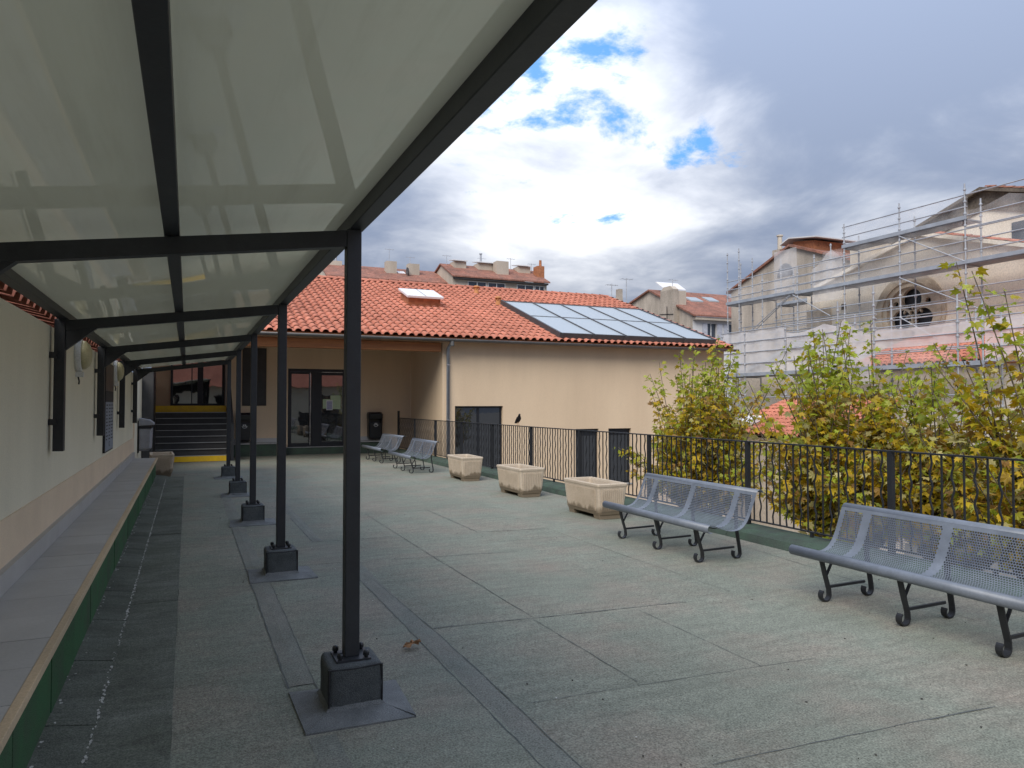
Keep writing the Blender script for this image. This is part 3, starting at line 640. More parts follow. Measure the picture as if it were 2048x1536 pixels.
# bar meshes were built round y = 0 in world space: shift them to the railing's own origin
for me in {sbm.data, wbm.data}:
    for v in me.vertices: v.co.y += 12
for o in fe.children:
    if o.name.startswith(('straight_bar', 'wavy_bar')): o.location.y -= 12

# ================================================================ BENCHES
def bench_profile():
    # (x, z) from the front lip over the seat to the rolled top
    pts = []
    for a in np.linspace(-120, 85, 9): pts.append((.055+.042*math.cos(R(180-a))*1.0, .372+.042*math.sin(R(a))))
    front = len(pts)
    ctrl = [(.105, .400), (.18, .368), (.26, .345), (.34, .337), (.42, .352), (.48, .395), (.525, .46), (.56, .535), (.59, .61), (.612, .665)]
    body = ctrl
    top = [(.625, .698), (.645, .720), (.672, .728), (.70, .718), (.712, .695)]
    return pts, body, top
def catmull(p, n):
    o = []; p = [p[0]]+p+[p[-1]]
    for i in range(1, len(p)-2):
        for k in range(n):
            t = k/n; a, b, c, d = (np.array(q) for q in p[i-1:i+3])
            o.append(tuple(.5*((2*b)+(-a+c)*t+(2*a-5*b+4*c-d)*t*t+(-a+3*b-3*c+d)*t**3)))
    o.append(tuple(p[-2])); return o
bench0 = None
def make_bench():
    L2 = .985; t = thing('bench', '', 'bench', (0, 0, 0), 'perforated metal benches along the railing')
    fr, body, top = bench_profile()
    curve = catmull([fr[-1]]+body+[top[0]], 14)
    seg = [0]
    for a, b in zip(curve[:-1], curve[1:]): seg.append(seg[-1]+math.dist(a, b))
    tot = seg[-1]
    def at(s):
        s = min(max(s, 0), tot); i = min(np.searchsorted(seg, s, 'right')-1, len(seg)-2); f = (s-seg[i])/(seg[i+1]-seg[i])
        a, b = curve[i], curve[i+1]; return (a[0]+(b[0]-a[0])*f, a[1]+(b[1]-a[1])*f)
    # rolled lips
    def strip(P_, name):
        vs = []; fs = []
        for (x, z) in P_: vs += [(x, -L2, z), (x, L2, z)]
        for k in range(len(P_)-1): fs.append((2*k, 2*k+1, 2*k+3, 2*k+2))
        return MB().add(vs, fs).build(name, 'bench', t, smooth=True)
    st = strip(fr, 'front_roll'); sp = strip(catmull(top, 4), 'top_roll')
    for o in (st, sp):
        m = o.modifiers.new('s', 'SOLIDIFY'); m.thickness = .003
    # perforated sheet, real holes
    pitch = .0185; rows = int((tot-.05)/pitch); s0 = (tot-rows*pitch)/2; fy = (-.71, 0, .71); hw = .026
    spans = [(-L2+.03, -.71-hw), (-.71+hw, -hw), (hw, .71-hw), (.71+hw, L2-.03)]
    solid = MB(); perf = MB()
    def quad(mb_, ya, yb, sa, sb_, n=1):
        (xa, za), (xb, zb) = at(sa), at(sb_); mb_.add([(xa, ya, za), (xa, yb, za), (xb, yb, zb), (xb, ya, zb)], [(0, 1, 2, 3)])
    for k in range(4):
        quad(perf, -L2, L2, s0*k/4, s0*(k+1)/4); quad(perf, -L2, L2, tot-s0+s0*k/4, tot-s0+s0*(k+1)/4)
    hr = .0076; oct_ = [(math.cos(R(22.5+45*k)), math.sin(R(22.5+45*k))) for k in range(8)]
    out_ = [(1, .5), (.5, 1), (-.5, 1), (-1, .5), (-1, -.5), (-.5, -1), (.5, -1), (1, -.5)]
    for r_ in range(rows):
        sa = s0+r_*pitch; sm_ = sa+pitch/2
        for (ya, yb) in spans:
            n = int((yb-ya)/pitch)-1; off = (yb-ya-n*pitch)/2+(pitch/4 if r_ % 2 else -pitch/4)
            quad(perf, ya, ya+off, sa, sa+pitch); quad(perf, ya+off+n*pitch, yb, sa, sa+pitch)
            for c in range(n):
                yc = ya+off+(c+.5)*pitch; vs = []
                for (u_, v_) in oct_: x, z = at(sm_+v_*hr); vs.append((x, yc+u_*hr, z))
                for (u_, v_) in out_: x, z = at(sm_+v_*pitch/2); vs.append((x, yc+u_*pitch/2, z))
                fs = [(8+k, 8+(k+1) % 8, (k+1) % 8, k) for k in range(8)]
                # corners of the cell
                for (u_, v_), i in (((1, 1), 0), ((-1, 1), 2), ((-1, -1), 4), ((1, -1), 6)):
                    x, z = at(sm_+v_*pitch/2); vs.append((x, yc+u_*pitch/2, z)); fs.append((8+i, len(vs)-1, 8+i+1))
                perf.add(vs, fs)
        quad(perf, -L2, -L2+.03, sa, sa+pitch); quad(perf, L2-.03, L2, sa, sa+pitch)
        for y in fy: quad(perf, y-hw, y+hw, sa, sa+pitch)
    off = Vector((0, 0, 0)); me = bpy.data.meshes.new('perforated_seat'); me.from_pydata(perf.v, [], perf.f); me.materials.append(MT['bench'])
    me.polygons.foreach_set('use_smooth', [True]*len(me.polygons)); o = bpy.data.objects.new('perforated_seat', me); COL.objects.link(o); o.parent = t
    # frames: flat bar legs ending in scrolls
    for y in fy:
        def scroll(cx, cz, r, a0, a1): return [(cx+r*math.cos(R(a)), y, cz+r*math.sin(R(a))) for a in np.linspace(a0, a1, 14)]
        MB().ribbon([(.085, y, .355), (.12, y, .23), (.165, y, .09)]+scroll(.122, .052, .046, 15, -230), (0, .044, 0), .012).build('front_leg', 'bench_leg', t, smooth=False)
        MB().ribbon([(.60, y, .60), (.595, y, .45), (.60, y, .30), (.64, y, .09)]+scroll(.598, .052, .046, 15, -215), (0, .044, 0), .012).build('rear_leg', 'bench_leg', t)
        MB().bar((.158, y, .112), (.565, y, .118), .02, .02).build('foot_bar', 'bench_leg', t)
        MB().bar((.132, y, .19), (.225, y, .345), .022, .009).build('brace', 'bench_leg', t)
        MB().ribbon([(x, y, z-.012) for (x, z) in curve[8:-10:6]], (0, .035, 0), .007).build('seat_rib', 'bench_leg', t)
    return t
bench0 = make_bench()
bl = [(4.59, 6.745, 0, 'grey perforated metal bench between the planters and the cut off front bench'), (4.59, 3.73, 0, 'grey perforated metal bench at the right edge, cut off by the frame'),
      (4.56, 17.02, 0, 'dark perforated bench just beyond the row of planters'), (4.60, 20.1, R(2), 'farthest perforated bench, below the black bin by the glass door')]
for k, (x, y, rz, lab) in enumerate(bl):
    o = bench0 if k == 0 else copy_tree(bench0)
    o.location = (x, y, .008); o.rotation_euler = (0, 0, rz); o['label'] = lab

# ================================================================ PLANTERS
def make_planter():
    t = thing('planter', '', 'planter', (0, 0, 0), 'ribbed concrete planters')
    lx, ly, h = .235, .50, .49
    def ring(kx, ky, z, c=.022):
        return [(-kx+c, -ky, z), (kx-c, -ky, z), (kx, -ky+c, z), (kx, ky-c, z), (kx-c, ky, z), (-kx+c, ky, z), (-kx, ky-c, z), (-kx, -ky+c, z)]
    levels = [ring(lx*.80, ly*.90, .06), ring(lx*.86, ly*.93, .10), ring(lx*.985, ly*.99, h-.07), ring(lx*1.0, ly, h-.045), ring(lx*1.02, ly*1.01, h-.04), ring(lx*1.03, ly*1.015, h-.012), ring(lx*1.01, ly*1.005, h),
              ring(lx*.86, ly*.925, h), ring(lx*.83, ly*.91, h-.03), ring(lx*.80, ly*.89, h-.14)]
    vs = [p for l in levels for p in l]; fs = []
    for i in range(len(levels)-1):
        for k in range(8): fs.append((8*i+k, 8*i+(k+1) % 8, 8*i+8+(k+1) % 8, 8*i+8+k))
    fs.append(tuple(range(8))[::-1]); MB().add(vs, fs).build('trough', 'concrete', t, bevel=.004)
    s = MB(); n = 8; vs = []; fs = []
    for i in range(n+1):
        for j in range(n+1): vs.append((-.19+.38*i/n, -.45+.9*j/n, h-.11+rnd.uniform(-.012, .012)))
    for i in range(n):
        for j in range(n): k = i*(n+1)+j; fs.append((k, k+n+1, k+n+2, k+1))
    s.add(vs, fs).build('soil', 'soil', t)
    # vertical ribs
    z0, z1 = .115, h-.075
    kx0, kx1 = lx*.868, lx*.985; ky0, ky1 = ly*.933, ly*.99
    for sgn in (-1, 1):
        for k in range(26):
            y = -.40+.80*k/25
            MB().bar((sgn*kx0, y*.95, z0), (sgn*kx1, y, z1), .014, .024).build('rib', 'concrete', t)
        for k in range(11):
            x = -.165+.33*k/10
            MB().bar((x*.9, sgn*ky0, z0), (x, sgn*ky1, z1), .024, .014).build('rib', 'concrete', t)
    for sy in (-1, 1): MB().prism([(-.17, sy*.36-.07, 0), (.17, sy*.36-.07, 0), (.185, sy*.36-.08, .062), (-.185, sy*.36-.08, .062)], (0, .15, 0)).build('foot', 'concrete', t)
    return t
p0 = make_planter()
for k, (x, y, rz, lab) in enumerate(((5.35, 9.20, 0, 'pale ribbed concrete planter right behind the nearer full bench'), (5.36, 11.80, R(1), 'pale ribbed concrete planter in the middle of the railing row'),
                                     (5.36, 14.62, R(-2), 'pale ribbed concrete planter nearest the pair of far benches'), (-.52, 18.25, R(3), 'ribbed planter at the far end of the grey seat ledge'))):
    o = p0 if k == 0 else copy_tree(p0)
    o.location = (x, y, .008 if x > 0 else .0); o.rotation_euler = (0, 0, rz); o['label'] = lab

# ================================================================ MAIN BUILDING
FY, BY, EX = 20.57, 23.9, 6.84
mbld = thing('main_building', 'beige building with terracotta tiled roof, glass door and solar panels', 'building', (EX, FY, 0))
wins = [(7.23, 8.77, -.66, 1.525), (11.28, 12.12, -1.0, .79), (12.49, 13.35, -1.0, .79), (14.66, 15.56, -1.0, .79), (16.15, 16.95, -1.0, .79)]
s = MB(); wall(s, (EX, FY, -4), (1, 0, 0), (0, 0, 1), 17.2-EX, 7.38, [(a-EX, b-EX, c+4, d+4) for a, b, c, d in wins], (0, .28, 0)); s.build('front_wall', 'facade', mbld)
MB().prism([(EX+.001, FY+.281, -4), (EX+.001, BY, -4), (EX+.001, BY, 4.6), (EX+.001, FY+.281, 3.45)], (.28, 0, 0)).build('recess_side_wall', 'facade', mbld)
s = MB(); wall(s, (1.12, BY, -1), (1, 0, 0), (0, 0, 1), EX-1.12, 5.3, [(2.87-1.12, 4.68-1.12, 1.215, 3.70)], (0, .25, 0)); s.build('recess_wall', 'facade', mbld)
s = MB().prism([(17.2, FY+.281, -4), (17.2, 36, -4), (17.2, 36, 3.4), (17.2, 28.4, 6.2), (17.2, FY+.281, 3.5)], (-.28, 0, 0)); s.build('gable_wall', 'facade', mbld)
MB().box(-1.05, 1.119, 25.6, 25.8, -1, 4.6).build('stair_back_wall', 'facade', mbld)
MB().box(1.12, 1.30, BY+.251, 25.6, -1, 4.4).build('stair_side_wall', 'facade', mbld)
SL = .345; EY, EZ = 20.22, 3.52; RY = 28.4
vdir = Vector((0, 1, SL)).normalized()
rz_ = lambda y: EZ+SL*(y-EY)
MB().prism([(-5, EY+.05, rz_(EY+.05)-.14), (-5, RY, rz_(RY)-.14), (-5, RY, rz_(RY)-.02), (-5, EY+.05, rz_(EY+.05)-.02)], (22.25, 0, 0)).build('roof_deck', 'timber', mbld)
MB().prism([(-5, RY, rz_(RY)-.1), (-5, 37, 3.4), (-5, 37, 3.5), (-5, RY, rz_(RY)+.02)], (22.3, 0, 0)).build('rear_roof_slope', 'tile', mbld)
sol = (10.62, 16.62, 20.42, 25.05)
def skip(i, j, p):
    return (sol[0]+.15 < p.x < sol[1]-.15 and sol[2]+.25 < p.y < sol[3]-.3) or (6.95 < p.x < 7.8 and 24.35 < p.y < 24.9)
nrow = 21; pv = (RY-EY)/math.cos(math.atan(SL))/nrow
tile_roof(mbld, (-.8, EY, EZ), (1, 0, 0), vdir, .24, pv, 75, nrow, skip, nind=300)
s = MB()
for k in range(7): a = math.pi*k/6; s.v.append((0, -math.cos(a)*.13, math.sin(a)*.10))
for k in range(7): a = math.pi*k/6; s.v.append((.44, -math.cos(a)*.115, math.sin(a)*.085-.012))
s.f = [(k, k+1, k+8, k+7) for k in range(6)]
rt0 = s.build('ridge_tile', 'tile', None, smooth=True); rt0.parent = mbld
x = -.8; first_r = True
while x < 17.1:
    o = rt0 if first_r else rt0.copy()
    if not first_r: COL.objects.link(o)
    first_r = False; o.parent = mbld; o.location = Vector((x, RY, rz_(RY)+.05))-mbld.location; x += .40
for j in range(nrow):
    p = Vector((17.24, EY, EZ))+vdir*pv*j
    s = MB(); s.tube([p+Vector((0, 0, .03)), p+vdir*(pv+.03)+Vector((0, 0, .0))], [.10, .09], 8, cap=False); s.build('verge_tile', 'tile', mbld, smooth=True)
s = MB(); s.add([], [])
prof = [(EY-.02+.075*math.cos(R(a))-.06, 3.47+.075*math.sin(R(a))) for a in range(180, 361, 20)]
vs = []; fs = []
for (y, z) in prof: vs += [(-5, y, z), (17.45, y, z)]
for k in range(len(prof)-1): fs.append((2*k, 2*k+1, 2*k+3, 2*k+2))
gu = MB().add(vs, fs).build('gutter', 'zinc', mbld, smooth=True); md = gu.modifiers.new('s', 'SOLIDIFY'); md.thickness = .006
x = -.5
while x < 17.4:
    s = MB().ribbon([(x, y-.004*(y-EY > -.08)*0, z-.004) for (y, z) in prof], (.025, 0, 0), .004); s.build('gutter_bracket', 'pipe', gu); x += .62
MB().box(1.25, 6.76, FY-.10, FY+.12, 3.12, 3.37).build('timber_beam', 'timber', mbld, bevel=.006)
MB().box(1.25, 17.19, FY-.02, FY+.25, 3.381, 3.50).build('wall_plate', 'facade', mbld)
dp = MB().tube([(6.99, EY-.08, 3.42), (6.99, EY-.02, 3.36), (6.99, FY-.07, 3.22), (6.99, FY-.07, -3.9)], .05, 12).build('downpipe', 'pipe', mbld, smooth=True)
for z in (2.72, 1.1, -.9): MB().lathe([(.056, 0), (.056, .03)], (6.99, FY-.07, z), n=12).build('pipe_clip', 'steel', dp)
MB().lathe([(.05, 0), (.062, .02), (.062, .15), (.075, .2)], (6.99, EY-.075, 3.26), n=12).build('outlet', 'zinc', dp)
# windows of the front wall
for k, (a, b, c, d) in enumerate(wins):
    fr = MB(); yf = FY+.10; t_ = .06
    fr.box(a+.003, a+t_, yf, yf+.05, c, d).box(b-t_, b-.003, yf, yf+.05, c, d).box(a+t_, b-t_, yf, yf+.05, d-t_, d-.003).box(a+t_, b-t_, yf, yf+.05, c+.003, c+t_)
    wn = fr.build('window', 'frame', mbld)
    m_ = (a+b)/2; panes = [(a+t_, m_-.035), (m_+.035, b-t_)] if k == 0 else [(a+t_, b-t_)]
    if k == 0: MB().box(m_-.035, m_+.035, yf-.002, yf+.05, c+t_, d-t_).build('mullion', 'frame', wn)
    for (pa, pb) in panes: MB().box(pa, pb, yf+.02, yf+.028, c+t_, d-t_).build('pane', 'glass', wn)
    if k: MB().box(a+t_, b-t_, yf+.008, yf+.018, d-.22, d-t_).build('blind_box', 'frame', wn)
    MB().box(a-.03, b+.03, FY-.03, FY+.1, c-.04, c+.002).build('sill', 'mortar', wn)
# glass door of the recess
dr = MB(); yd = BY+.06; a, b, c, d = 2.875, 4.675, .22, 2.695
dr.box(a, a+.07, yd, yd+.08, c, d).box(b-.09, b, yd, yd+.08, c, d).box(a+.07, b-.09, yd, yd+.08, d-.09, d).box(a+.07, b-.09, yd, yd+.08, c, c+.05)
door = dr.build('glass_door', 'frame', mbld)
lf = MB(); lf.box(a+.073, a+.11, yd+.01, yd+.07, c+.05, d-.093).box(3.60, 3.66, yd+.01, yd+.07, c+.05, d-.093).box(a+.11, 3.60, yd+.01, yd+.07, c+.05, c+.13).box(a+.11, 3.60, yd+.01, yd+.07, d-.16, d-.093)
leaf_ = lf.build('door_leaf', 'frame', door)
MB().box(a+.11, 3.60, yd+.035, yd+.043, c+.13, d-.16).build('pane', 'glass', door)
MB().tube([(3.55, yd-.055, c+.06), (3.55, yd-.055, d-.12)], .017, 10).build('pull_handle', 'steel', door)
MB().box(3.66, 3.92, yd+.005, yd+.075, c+.05, d-.093).build('centre_stile', 'frame', door)
MB().box(3.922, b-.093, yd+.035, yd+.043, c+.16, d-.19).build('pane', 'glass', door)
MB().box(3.922, b-.092, yd+.02, yd+.07, c+.052, c+.16).build('bottom_rail', 'frame', door)
MB().box(3.922, b-.092, yd+.02, yd+.07, d-.19, d-.095).build('top_rail', 'frame', door)
MB().box(4.20, 4.52, yd+.030, yd+.034, 1.42, 1.86).build('poster', 'paper', door)
MB().box(3.96, 4.19, yd+.030, yd+.034, 1.44, 1.74).build('poster', 'paper', door)
pp = MB().box(4.07, 4.27, yd+.025, yd+.0295, 1.39, 1.71).build('notice', 'white', door)
MB().box(4.09, 4.25, yd+.022, yd+.0246, 1.41, 1.67).build('notice_print', 'paper2', pp)
MB().box(2.80, 4.74, BY-.10, BY+.059, .0, .215).build('door_step', 'felt_kerb', mbld)
MB().box(2.78, 4.76, BY-.12, BY+.055, .2151, .235).build('threshold', 'mortar', mbld)
for (x0, x1) in ((1.14, 2.77), (4.78, 6.1)):
    MB().box(x0, x1, BY-.34, BY-.002, 0, .36).build('low_ledge', 'felt_kerb', mbld)
    MB().box(x0, x1, BY-.38, BY-.002, .361, .40).build('ledge_slab', 'mortar', mbld)
    MB().box(x0, x1, BY-.03, BY-.003, .401, .53).build('ledge_upstand', 'ledge_tile', mbld)
bp_ = MB().box(1.52, 2.22, BY-.04, BY-.002, 1.53, 3.31).build('dark_shutter', 'step', mbld)
for k in range(8): MB().box(1.53, 2.21, BY-.055, BY-.041, 1.56+k*.217, 1.56+k*.217+.19).build('slat', 'step', bp_)
# skylight and vents on the roof
roofpt = lambda x, y, h=0: Vector((x, y, rz_(y)))+Vector((0, -SL, 1)).normalized()*h
sk = thing('roof_skylight', 'white lidded skylight with red brown curb on the tiled roof', 'skylight', roofpt(7.35, 24.6))
c4 = [(6.80, 24.15), (7.92, 24.15), (7.92, 25.15), (6.80, 25.15)]
s = MB(); s.add([roofpt(*p, -.05) for p in c4]+[roofpt(*p, .34) for p in c4], [(0,1,5,4),(1,2,6,5),(2,3,7,6),(3,0,4,7),(4,5,6,7)]); s.build('curb', 'orange_brick', sk)
c5 = [(6.72, 24.05), (8.0, 24.05), (8.0, 25.25), (6.72, 25.25)]
s = MB(); s.add([roofpt(*p, .341) for p in c5]+[roofpt(*p, .42) for p in c5], [(0,3,2,1),(0,1,5,4),(1,2,6,5),(2,3,7,6),(3,0,4,7),(4,5,6,7)]); lid = s.build('lid', 'skylight', sk, bevel=.01)
MB().bar(roofpt(7.36, 24.05, .424), roofpt(7.36, 25.25, .424), .02, .012).build('lid_joint', 'mortar', lid)
for k, (x, y, lab) in enumerate(((10.45, 27.2, 'terracotta vent pot near the ridge right of the skylight'), (10.55, 25.2, 'terracotta vent pot at the top left corner of the solar panels'))):
    p = roofpt(x, y, .0); t = thing('vent_pot', lab, 'vent', p, 'terracotta vents on the main roof')
    MB().lathe([(.12, -.05), (.115, .08), (.085, .13), (.085, .21)], p, n=16).build('pot', 'terracotta', t, smooth=True)
    MB().lathe([(.12, .27), (.13, .285), (.13, .31), (.08, .35)], p, n=16).build('cap', 'terracotta', t, smooth=True)
    for q in range(6): a_ = q*math.pi/3; MB().box(p.x+.09*math.cos(a_)-.018, p.x+.09*math.cos(a_)+.018, p.y+.09*math.sin(a_)-.018, p.y+.09*math.sin(a_)+.018, p.z+.20, p.z+.28).build('pillar', 'terracotta', t)
# solar array
sa = thing('solar_array', 'two rows of pale blue solar panels in a dark frame on the tiled roof', 'solar panels', roofpt(13.6, 22.7))
xa, xb, ya, yb = sol; H0, H1 = .10, .22
def rbar(p, q, wd, ht, name): MB().bar(p, q, wd, ht, Vector((0, -SL, 1)).normalized()).build(name, 'solar_frame', sa)
rbar(roofpt(xa, ya-.05, .15), roofpt(xa, yb+.05, .15), .07, .20, 'side_frame'); rbar(roofpt(xb, ya-.05, .15), roofpt(xb, yb+.05, .15), .07, .20, 'side_frame')
rbar(roofpt(xa+.04, ya, .15), roofpt(xb-.04, ya, .15), .06, .17, 'lower_frame'); rbar(roofpt(xa+.04, yb, .16), roofpt(xb-.04, yb, .16), .06, .16, 'upper_frame')
cw = (xb-xa-.08)/5; ym = (ya+yb)/2
for i in range(5):
    x0 = xa+.04+i*cw
    for (y0, y1) in ((ya+.035, ym-.0), (ym+.0, yb-.035)):
        q = [roofpt(x0+.01, y0+.02, .20), roofpt(x0+cw-.01, y0+.02, .20), roofpt(x0+cw-.01, y1-.02, .20), roofpt(x0+.01, y1-.02, .20)]
        MB().prism(q, Vector((0, -SL, 1)).normalized()*.02).build('solar_pane', 'solar', sa)
    if i: rbar(roofpt(x0, ya, .225), roofpt(x0, yb, .225), .055, .045, 'glazing_bar')
    rbar(roofpt(x0, ya-.06, .15), roofpt(x0, ya-.03, .15), .14, .13, 'bar_end')
rbar(roofpt(xa+.04, ym, .215), roofpt(xb-.04, ym, .215), .055, .035, 'transom')

# stairs up to the left of the door
st = thing('staircase', 'dark staircase with yellow first and last risers below the canopy end', 'stairs', (.05, 22.0, 0))
rh, td = .167, .28
for k in range(9):
    y = 22.0+k*td; sp = MB().box(-.98, 1.08, y+.03, y+td+.03+(1.5 if k == 8 else 0), k*rh*.0 if k == 0 else k*rh-.02, (k+1)*rh-.03).build('step', 'step', st)
    MB().box(-.98, 1.08, y, y+td+.02+(1.3 if k == 8 else 0), (k+1)*rh-.03, (k+1)*rh).build('tread', 'step', st)
    MB().box(-.98, 1.08, y-.006, y+.03, (k+1)*rh-.012, (k+1)*rh+.004).build('nosing', 'nosing', st)
    if k in (0, 8): MB().box(-.985, 1.085, y-.012, y+.029, k*rh+.006, (k+1)*rh+(.03 if k else -.014)).build('yellow_riser', 'yellow', st); 
for x in (1.12,):
    for y, z in ((21.95, 0), (23.1, .66), (24.3, 1.5)): MB().box(x, x+.07, y, y+.07, z*.0, z+1.05).build('rail_post', 'fence', st)
    MB().bar((x+.035, 21.95, 1.03), (x+.035, 24.35, 2.55), .06, .04).build('handrail', 'fence', st)
    MB().box(1.12, 1.19, 22.03, 25.55, -.0, .5).build('stringer', 'step', st)
gd_ = MB(); a, b, c, d, yf = -.50, 1.08, 1.53, 3.0, 25.5
gd_.box(a, a+.07, yf, yf+.09, c, d).box(b-.07, b, yf, yf+.09, c, d).box(a+.07, b-.07, yf, yf+.09, d-.07, d).box(a+.07, b-.07, yf, yf+.09, c, c+.07)
lw = gd_.build('landing_window', 'frame', mbld)
MB().box(a+.07, .28, yf+.04, yf+.05, c+.07, d-.07).build('pane', 'glass', lw); MB().box(.45, b-.07, yf+.04, yf+.05, c+.07, d-.07).build('pane', 'glass', lw)
MB().box(.281, .449, yf+.01, yf+.089, c+.07, d-.07).build('mullion', 'frame', lw)
MB().box(.10, .13, yf+.02, yf+.06, c+.07, d-.07).build('glazing_bar', 'frame', lw)
cab = thing('dark_cupboard', 'black cupboard against the wall left of the staircase', 'cupboard', (-.93, 21.3, 0))
MB().box(-1.05, -.80, 20.7, 21.9, .02, 2.5).build('body', 'step', cab); MB().box(-.80, -.785, 20.72, 21.29, .05, 2.45).build('door', 'black_plastic', cab); MB().box(-.80, -.785, 21.31, 21.88, .05, 2.45).build('door', 'black_plastic', cab)

# bins
def wall_bin(x, lab):
    t = thing('wall_bin', lab, 'litter bin', (x, BY, .45), 'black bins on the recess wall')
    def ring(kx, y0, z, c=.05): return [(x-kx, BY-.01, z), (x-kx, y0+c, z), (x-kx+c, y0, z), (x+kx-c, y0, z), (x+kx, y0+c, z), (x+kx, BY-.01, z)]
    lv = [ring(.20, BY-.26, .45), ring(.225, BY-.28, .50), ring(.225, BY-.30, .98)]
    vs = [p for l in lv for p in l]; fs = [tuple(range(6))[::-1], tuple(range(12, 18))]+[(6*i+k, 6*i+(k+1) % 6, 6*i+6+(k+1) % 6, 6*i+6+k) for i in range(2) for k in range(6)]
    MB().add(vs, fs).build('body', 'black_plastic', t, bevel=.012)
    lv = [ring(.235, BY-.31, 1.10), ring(.24, BY-.33, 1.25), ring(.215, BY-.27, 1.32, .09)]
    vs = [p for l in lv for p in l]; MB().add(vs, fs).build('hood', 'black_plastic', t, bevel=.012)
    for sg in (-1, 1): MB().box(x+sg*.215-.012, x+sg*.215+.012, BY-.25, BY-.02, .97, 1.11).build('hood_arm', 'black_plastic', t)
    MB().box(x-.2, x+.2, BY-.05, BY-.02, .97, 1.11).build('back_panel', 'black_plastic', t)
    # white round emblem with a figure dropping litter
    yb = BY-.302; s = MB()
    arc = [(x+.075*math.cos(R(a)), yb, .93+.075*math.sin(R(a))) for a in range(190, 351, 10)]
    s.ribbon(arc, (0, .004, 0), .009).build('emblem_ring', 'white', t)
    s = MB().bar((x-.045, yb, .90), (x-.01, yb, .97), .004, .022).bar((x+.02, yb, .97), (x+.05, yb, .89), .004, .018).bar((x-.05, yb, .955), (x-.015, yb, .95), .004, .016).bar((x+.0, yb, .90), (x+.028, yb, .955), .004, .016); s.build('emblem_figure', 'white', t)
wall_bin(5.59, 'black wall mounted litter bin right of the glass door'); wall_bin(1.58, 'black wall mounted litter bin left of the glass door, behind the posts')
t = thing('hooded_bin', 'pale grey wall bin with dark hooded lid near the stair foot', 'litter bin', (-1.0, 19.2, .5))
s = MB(); lv = []
for (z, kx, ky) in ((.50, .10, .14), (.56, .13, .17), (1.02, .14, .18)): lv.append([(-1.02, 19.2-ky, z), (-1.02+2*kx-.05, 19.2-ky, z), (-1.02+2*kx, 19.2-ky+.06, z), (-1.02+2*kx, 19.2+ky-.06, z), (-1.02+2*kx-.05, 19.2+ky, z), (-1.02, 19.2+ky, z)])
vs = [p for l in lv for p in l]; s.add(vs, [tuple(range(6))[::-1], tuple(range(12, 18))]+[(6*i+k, 6*i+(k+1) % 6, 6*i+6+(k+1) % 6, 6*i+6+k) for i in range(2) for k in range(6)]); s.build('body', 'grey_plastic', t, bevel=.012)
MB().prism([(-1.03, 19.0, 1.08), (-.70, 19.0, 1.10), (-.71, 19.0, 1.15), (-.80, 19.0, 1.22), (-1.03, 19.0, 1.27)], (0, .4, 0)).build('hood', 'grey_plastic', t, bevel=.015)
MB().box(-1.04, -.76, 19.01, 19.39, 1.021, 1.079).build('collar', 'black_plastic', t); MB().box(-1.05, -1.031, 19.05, 19.35, .45, 1.2).build('back_plate', 'black_plastic', t)

# ================================================================ PIGEON and DRY LEAF
py_ = 13.98; t = thing('pigeon', 'small dark pigeon perched on the railing top rail', 'bird', (FX, py_, 1.141))
prof = [((0, .135, .045), .004, .016), ((0, .11, .055), .012, .028), ((0, .06, .075), .034, .042), ((0, .01, .105), .055, .055), ((0, -.035, .14), .056, .058), ((0, -.06, .18), .036, .036), ((0, -.068, .205), .026, .026), ((0, -.078, .225), .025, .024), ((0, -.095, .230), .016, .016), ((0, -.112, .224), .006, .006), ((0, -.124, .218), .002, .002)]
vs = []; fs = []; n = 12
for (c, rv, rh_) in prof:
    for k in range(n): a = 2*math.pi*k/n; vs.append((FX+c[0]+rh_*math.cos(a), py_+c[1]-rv*math.sin(a)*.45, 1.141+c[2]+rv*math.sin(a)))
for i in range(len(prof)-1):
    for k in range(n): fs.append((i*n+k, i*n+(k+1) % n, (i+1)*n+(k+1) % n, (i+1)*n+k))
fs += [tuple(range(n))[::-1], tuple(range(len(vs)-n, len(vs)))]
po = MB().add(vs, fs).build('body', 'pigeon', t, smooth=True)
for sx in (-.018, .018): MB().tube([(FX+sx, py_-.005, 1.141+.075), (FX+sx, py_-.012, 1.143), (FX+sx, py_-.035, 1.143)], .004, 5).build('leg', 'dry_leaf', t)

# ================================================================ TREES (pollarded planes beyond the railing)
def leaf_outline():
    pts = []
    lobes = [(90, 1.0), (48, .92), (132, .92), (8, .66), (172, .66)]
    for a, r in ((-90, .10), (-62, .34), (-28, .42), (-2, .72), (12, .46), (24, .50), (48, .95), (58, .60), (70, .58), (90, 1.05), (110, .58), (122, .60), (132, .95), (156, .50), (168, .46), (182, .72), (208, .42), (242, .34)):
        pts.append((r*math.cos(R(a)), r*math.sin(R(a))))
    return pts
LO = leaf_outline()
def leaf_shape(curl, fold):
    vs = [(0, 0, 0)]
    for (x, y) in LO: vs.append((x, y, -curl*(x*x+y*y)+fold*abs(x)+.05*math.sin(7*x+3*y)))
    return vs, [(0, i+1, (i+1) % len(LO)+1) for i in range(len(LO))]
PAL = [tuple(min(.8, v*f) for v, f in zip(c, (1.22, 1.25, 1.05))) for c in [(.40, .33, .025), (.44, .31, .018), (.50, .33, .025), (.33, .31, .03), (.28, .30, .03), (.22, .26, .025), (.31, .36, .04), (.38, .24, .035), (.30, .175, .05), (.47, .40, .19), (.40, .35, .16), (.22, .12, .04), (.50, .34, .018), (.35, .36, .08)]]
variants = []
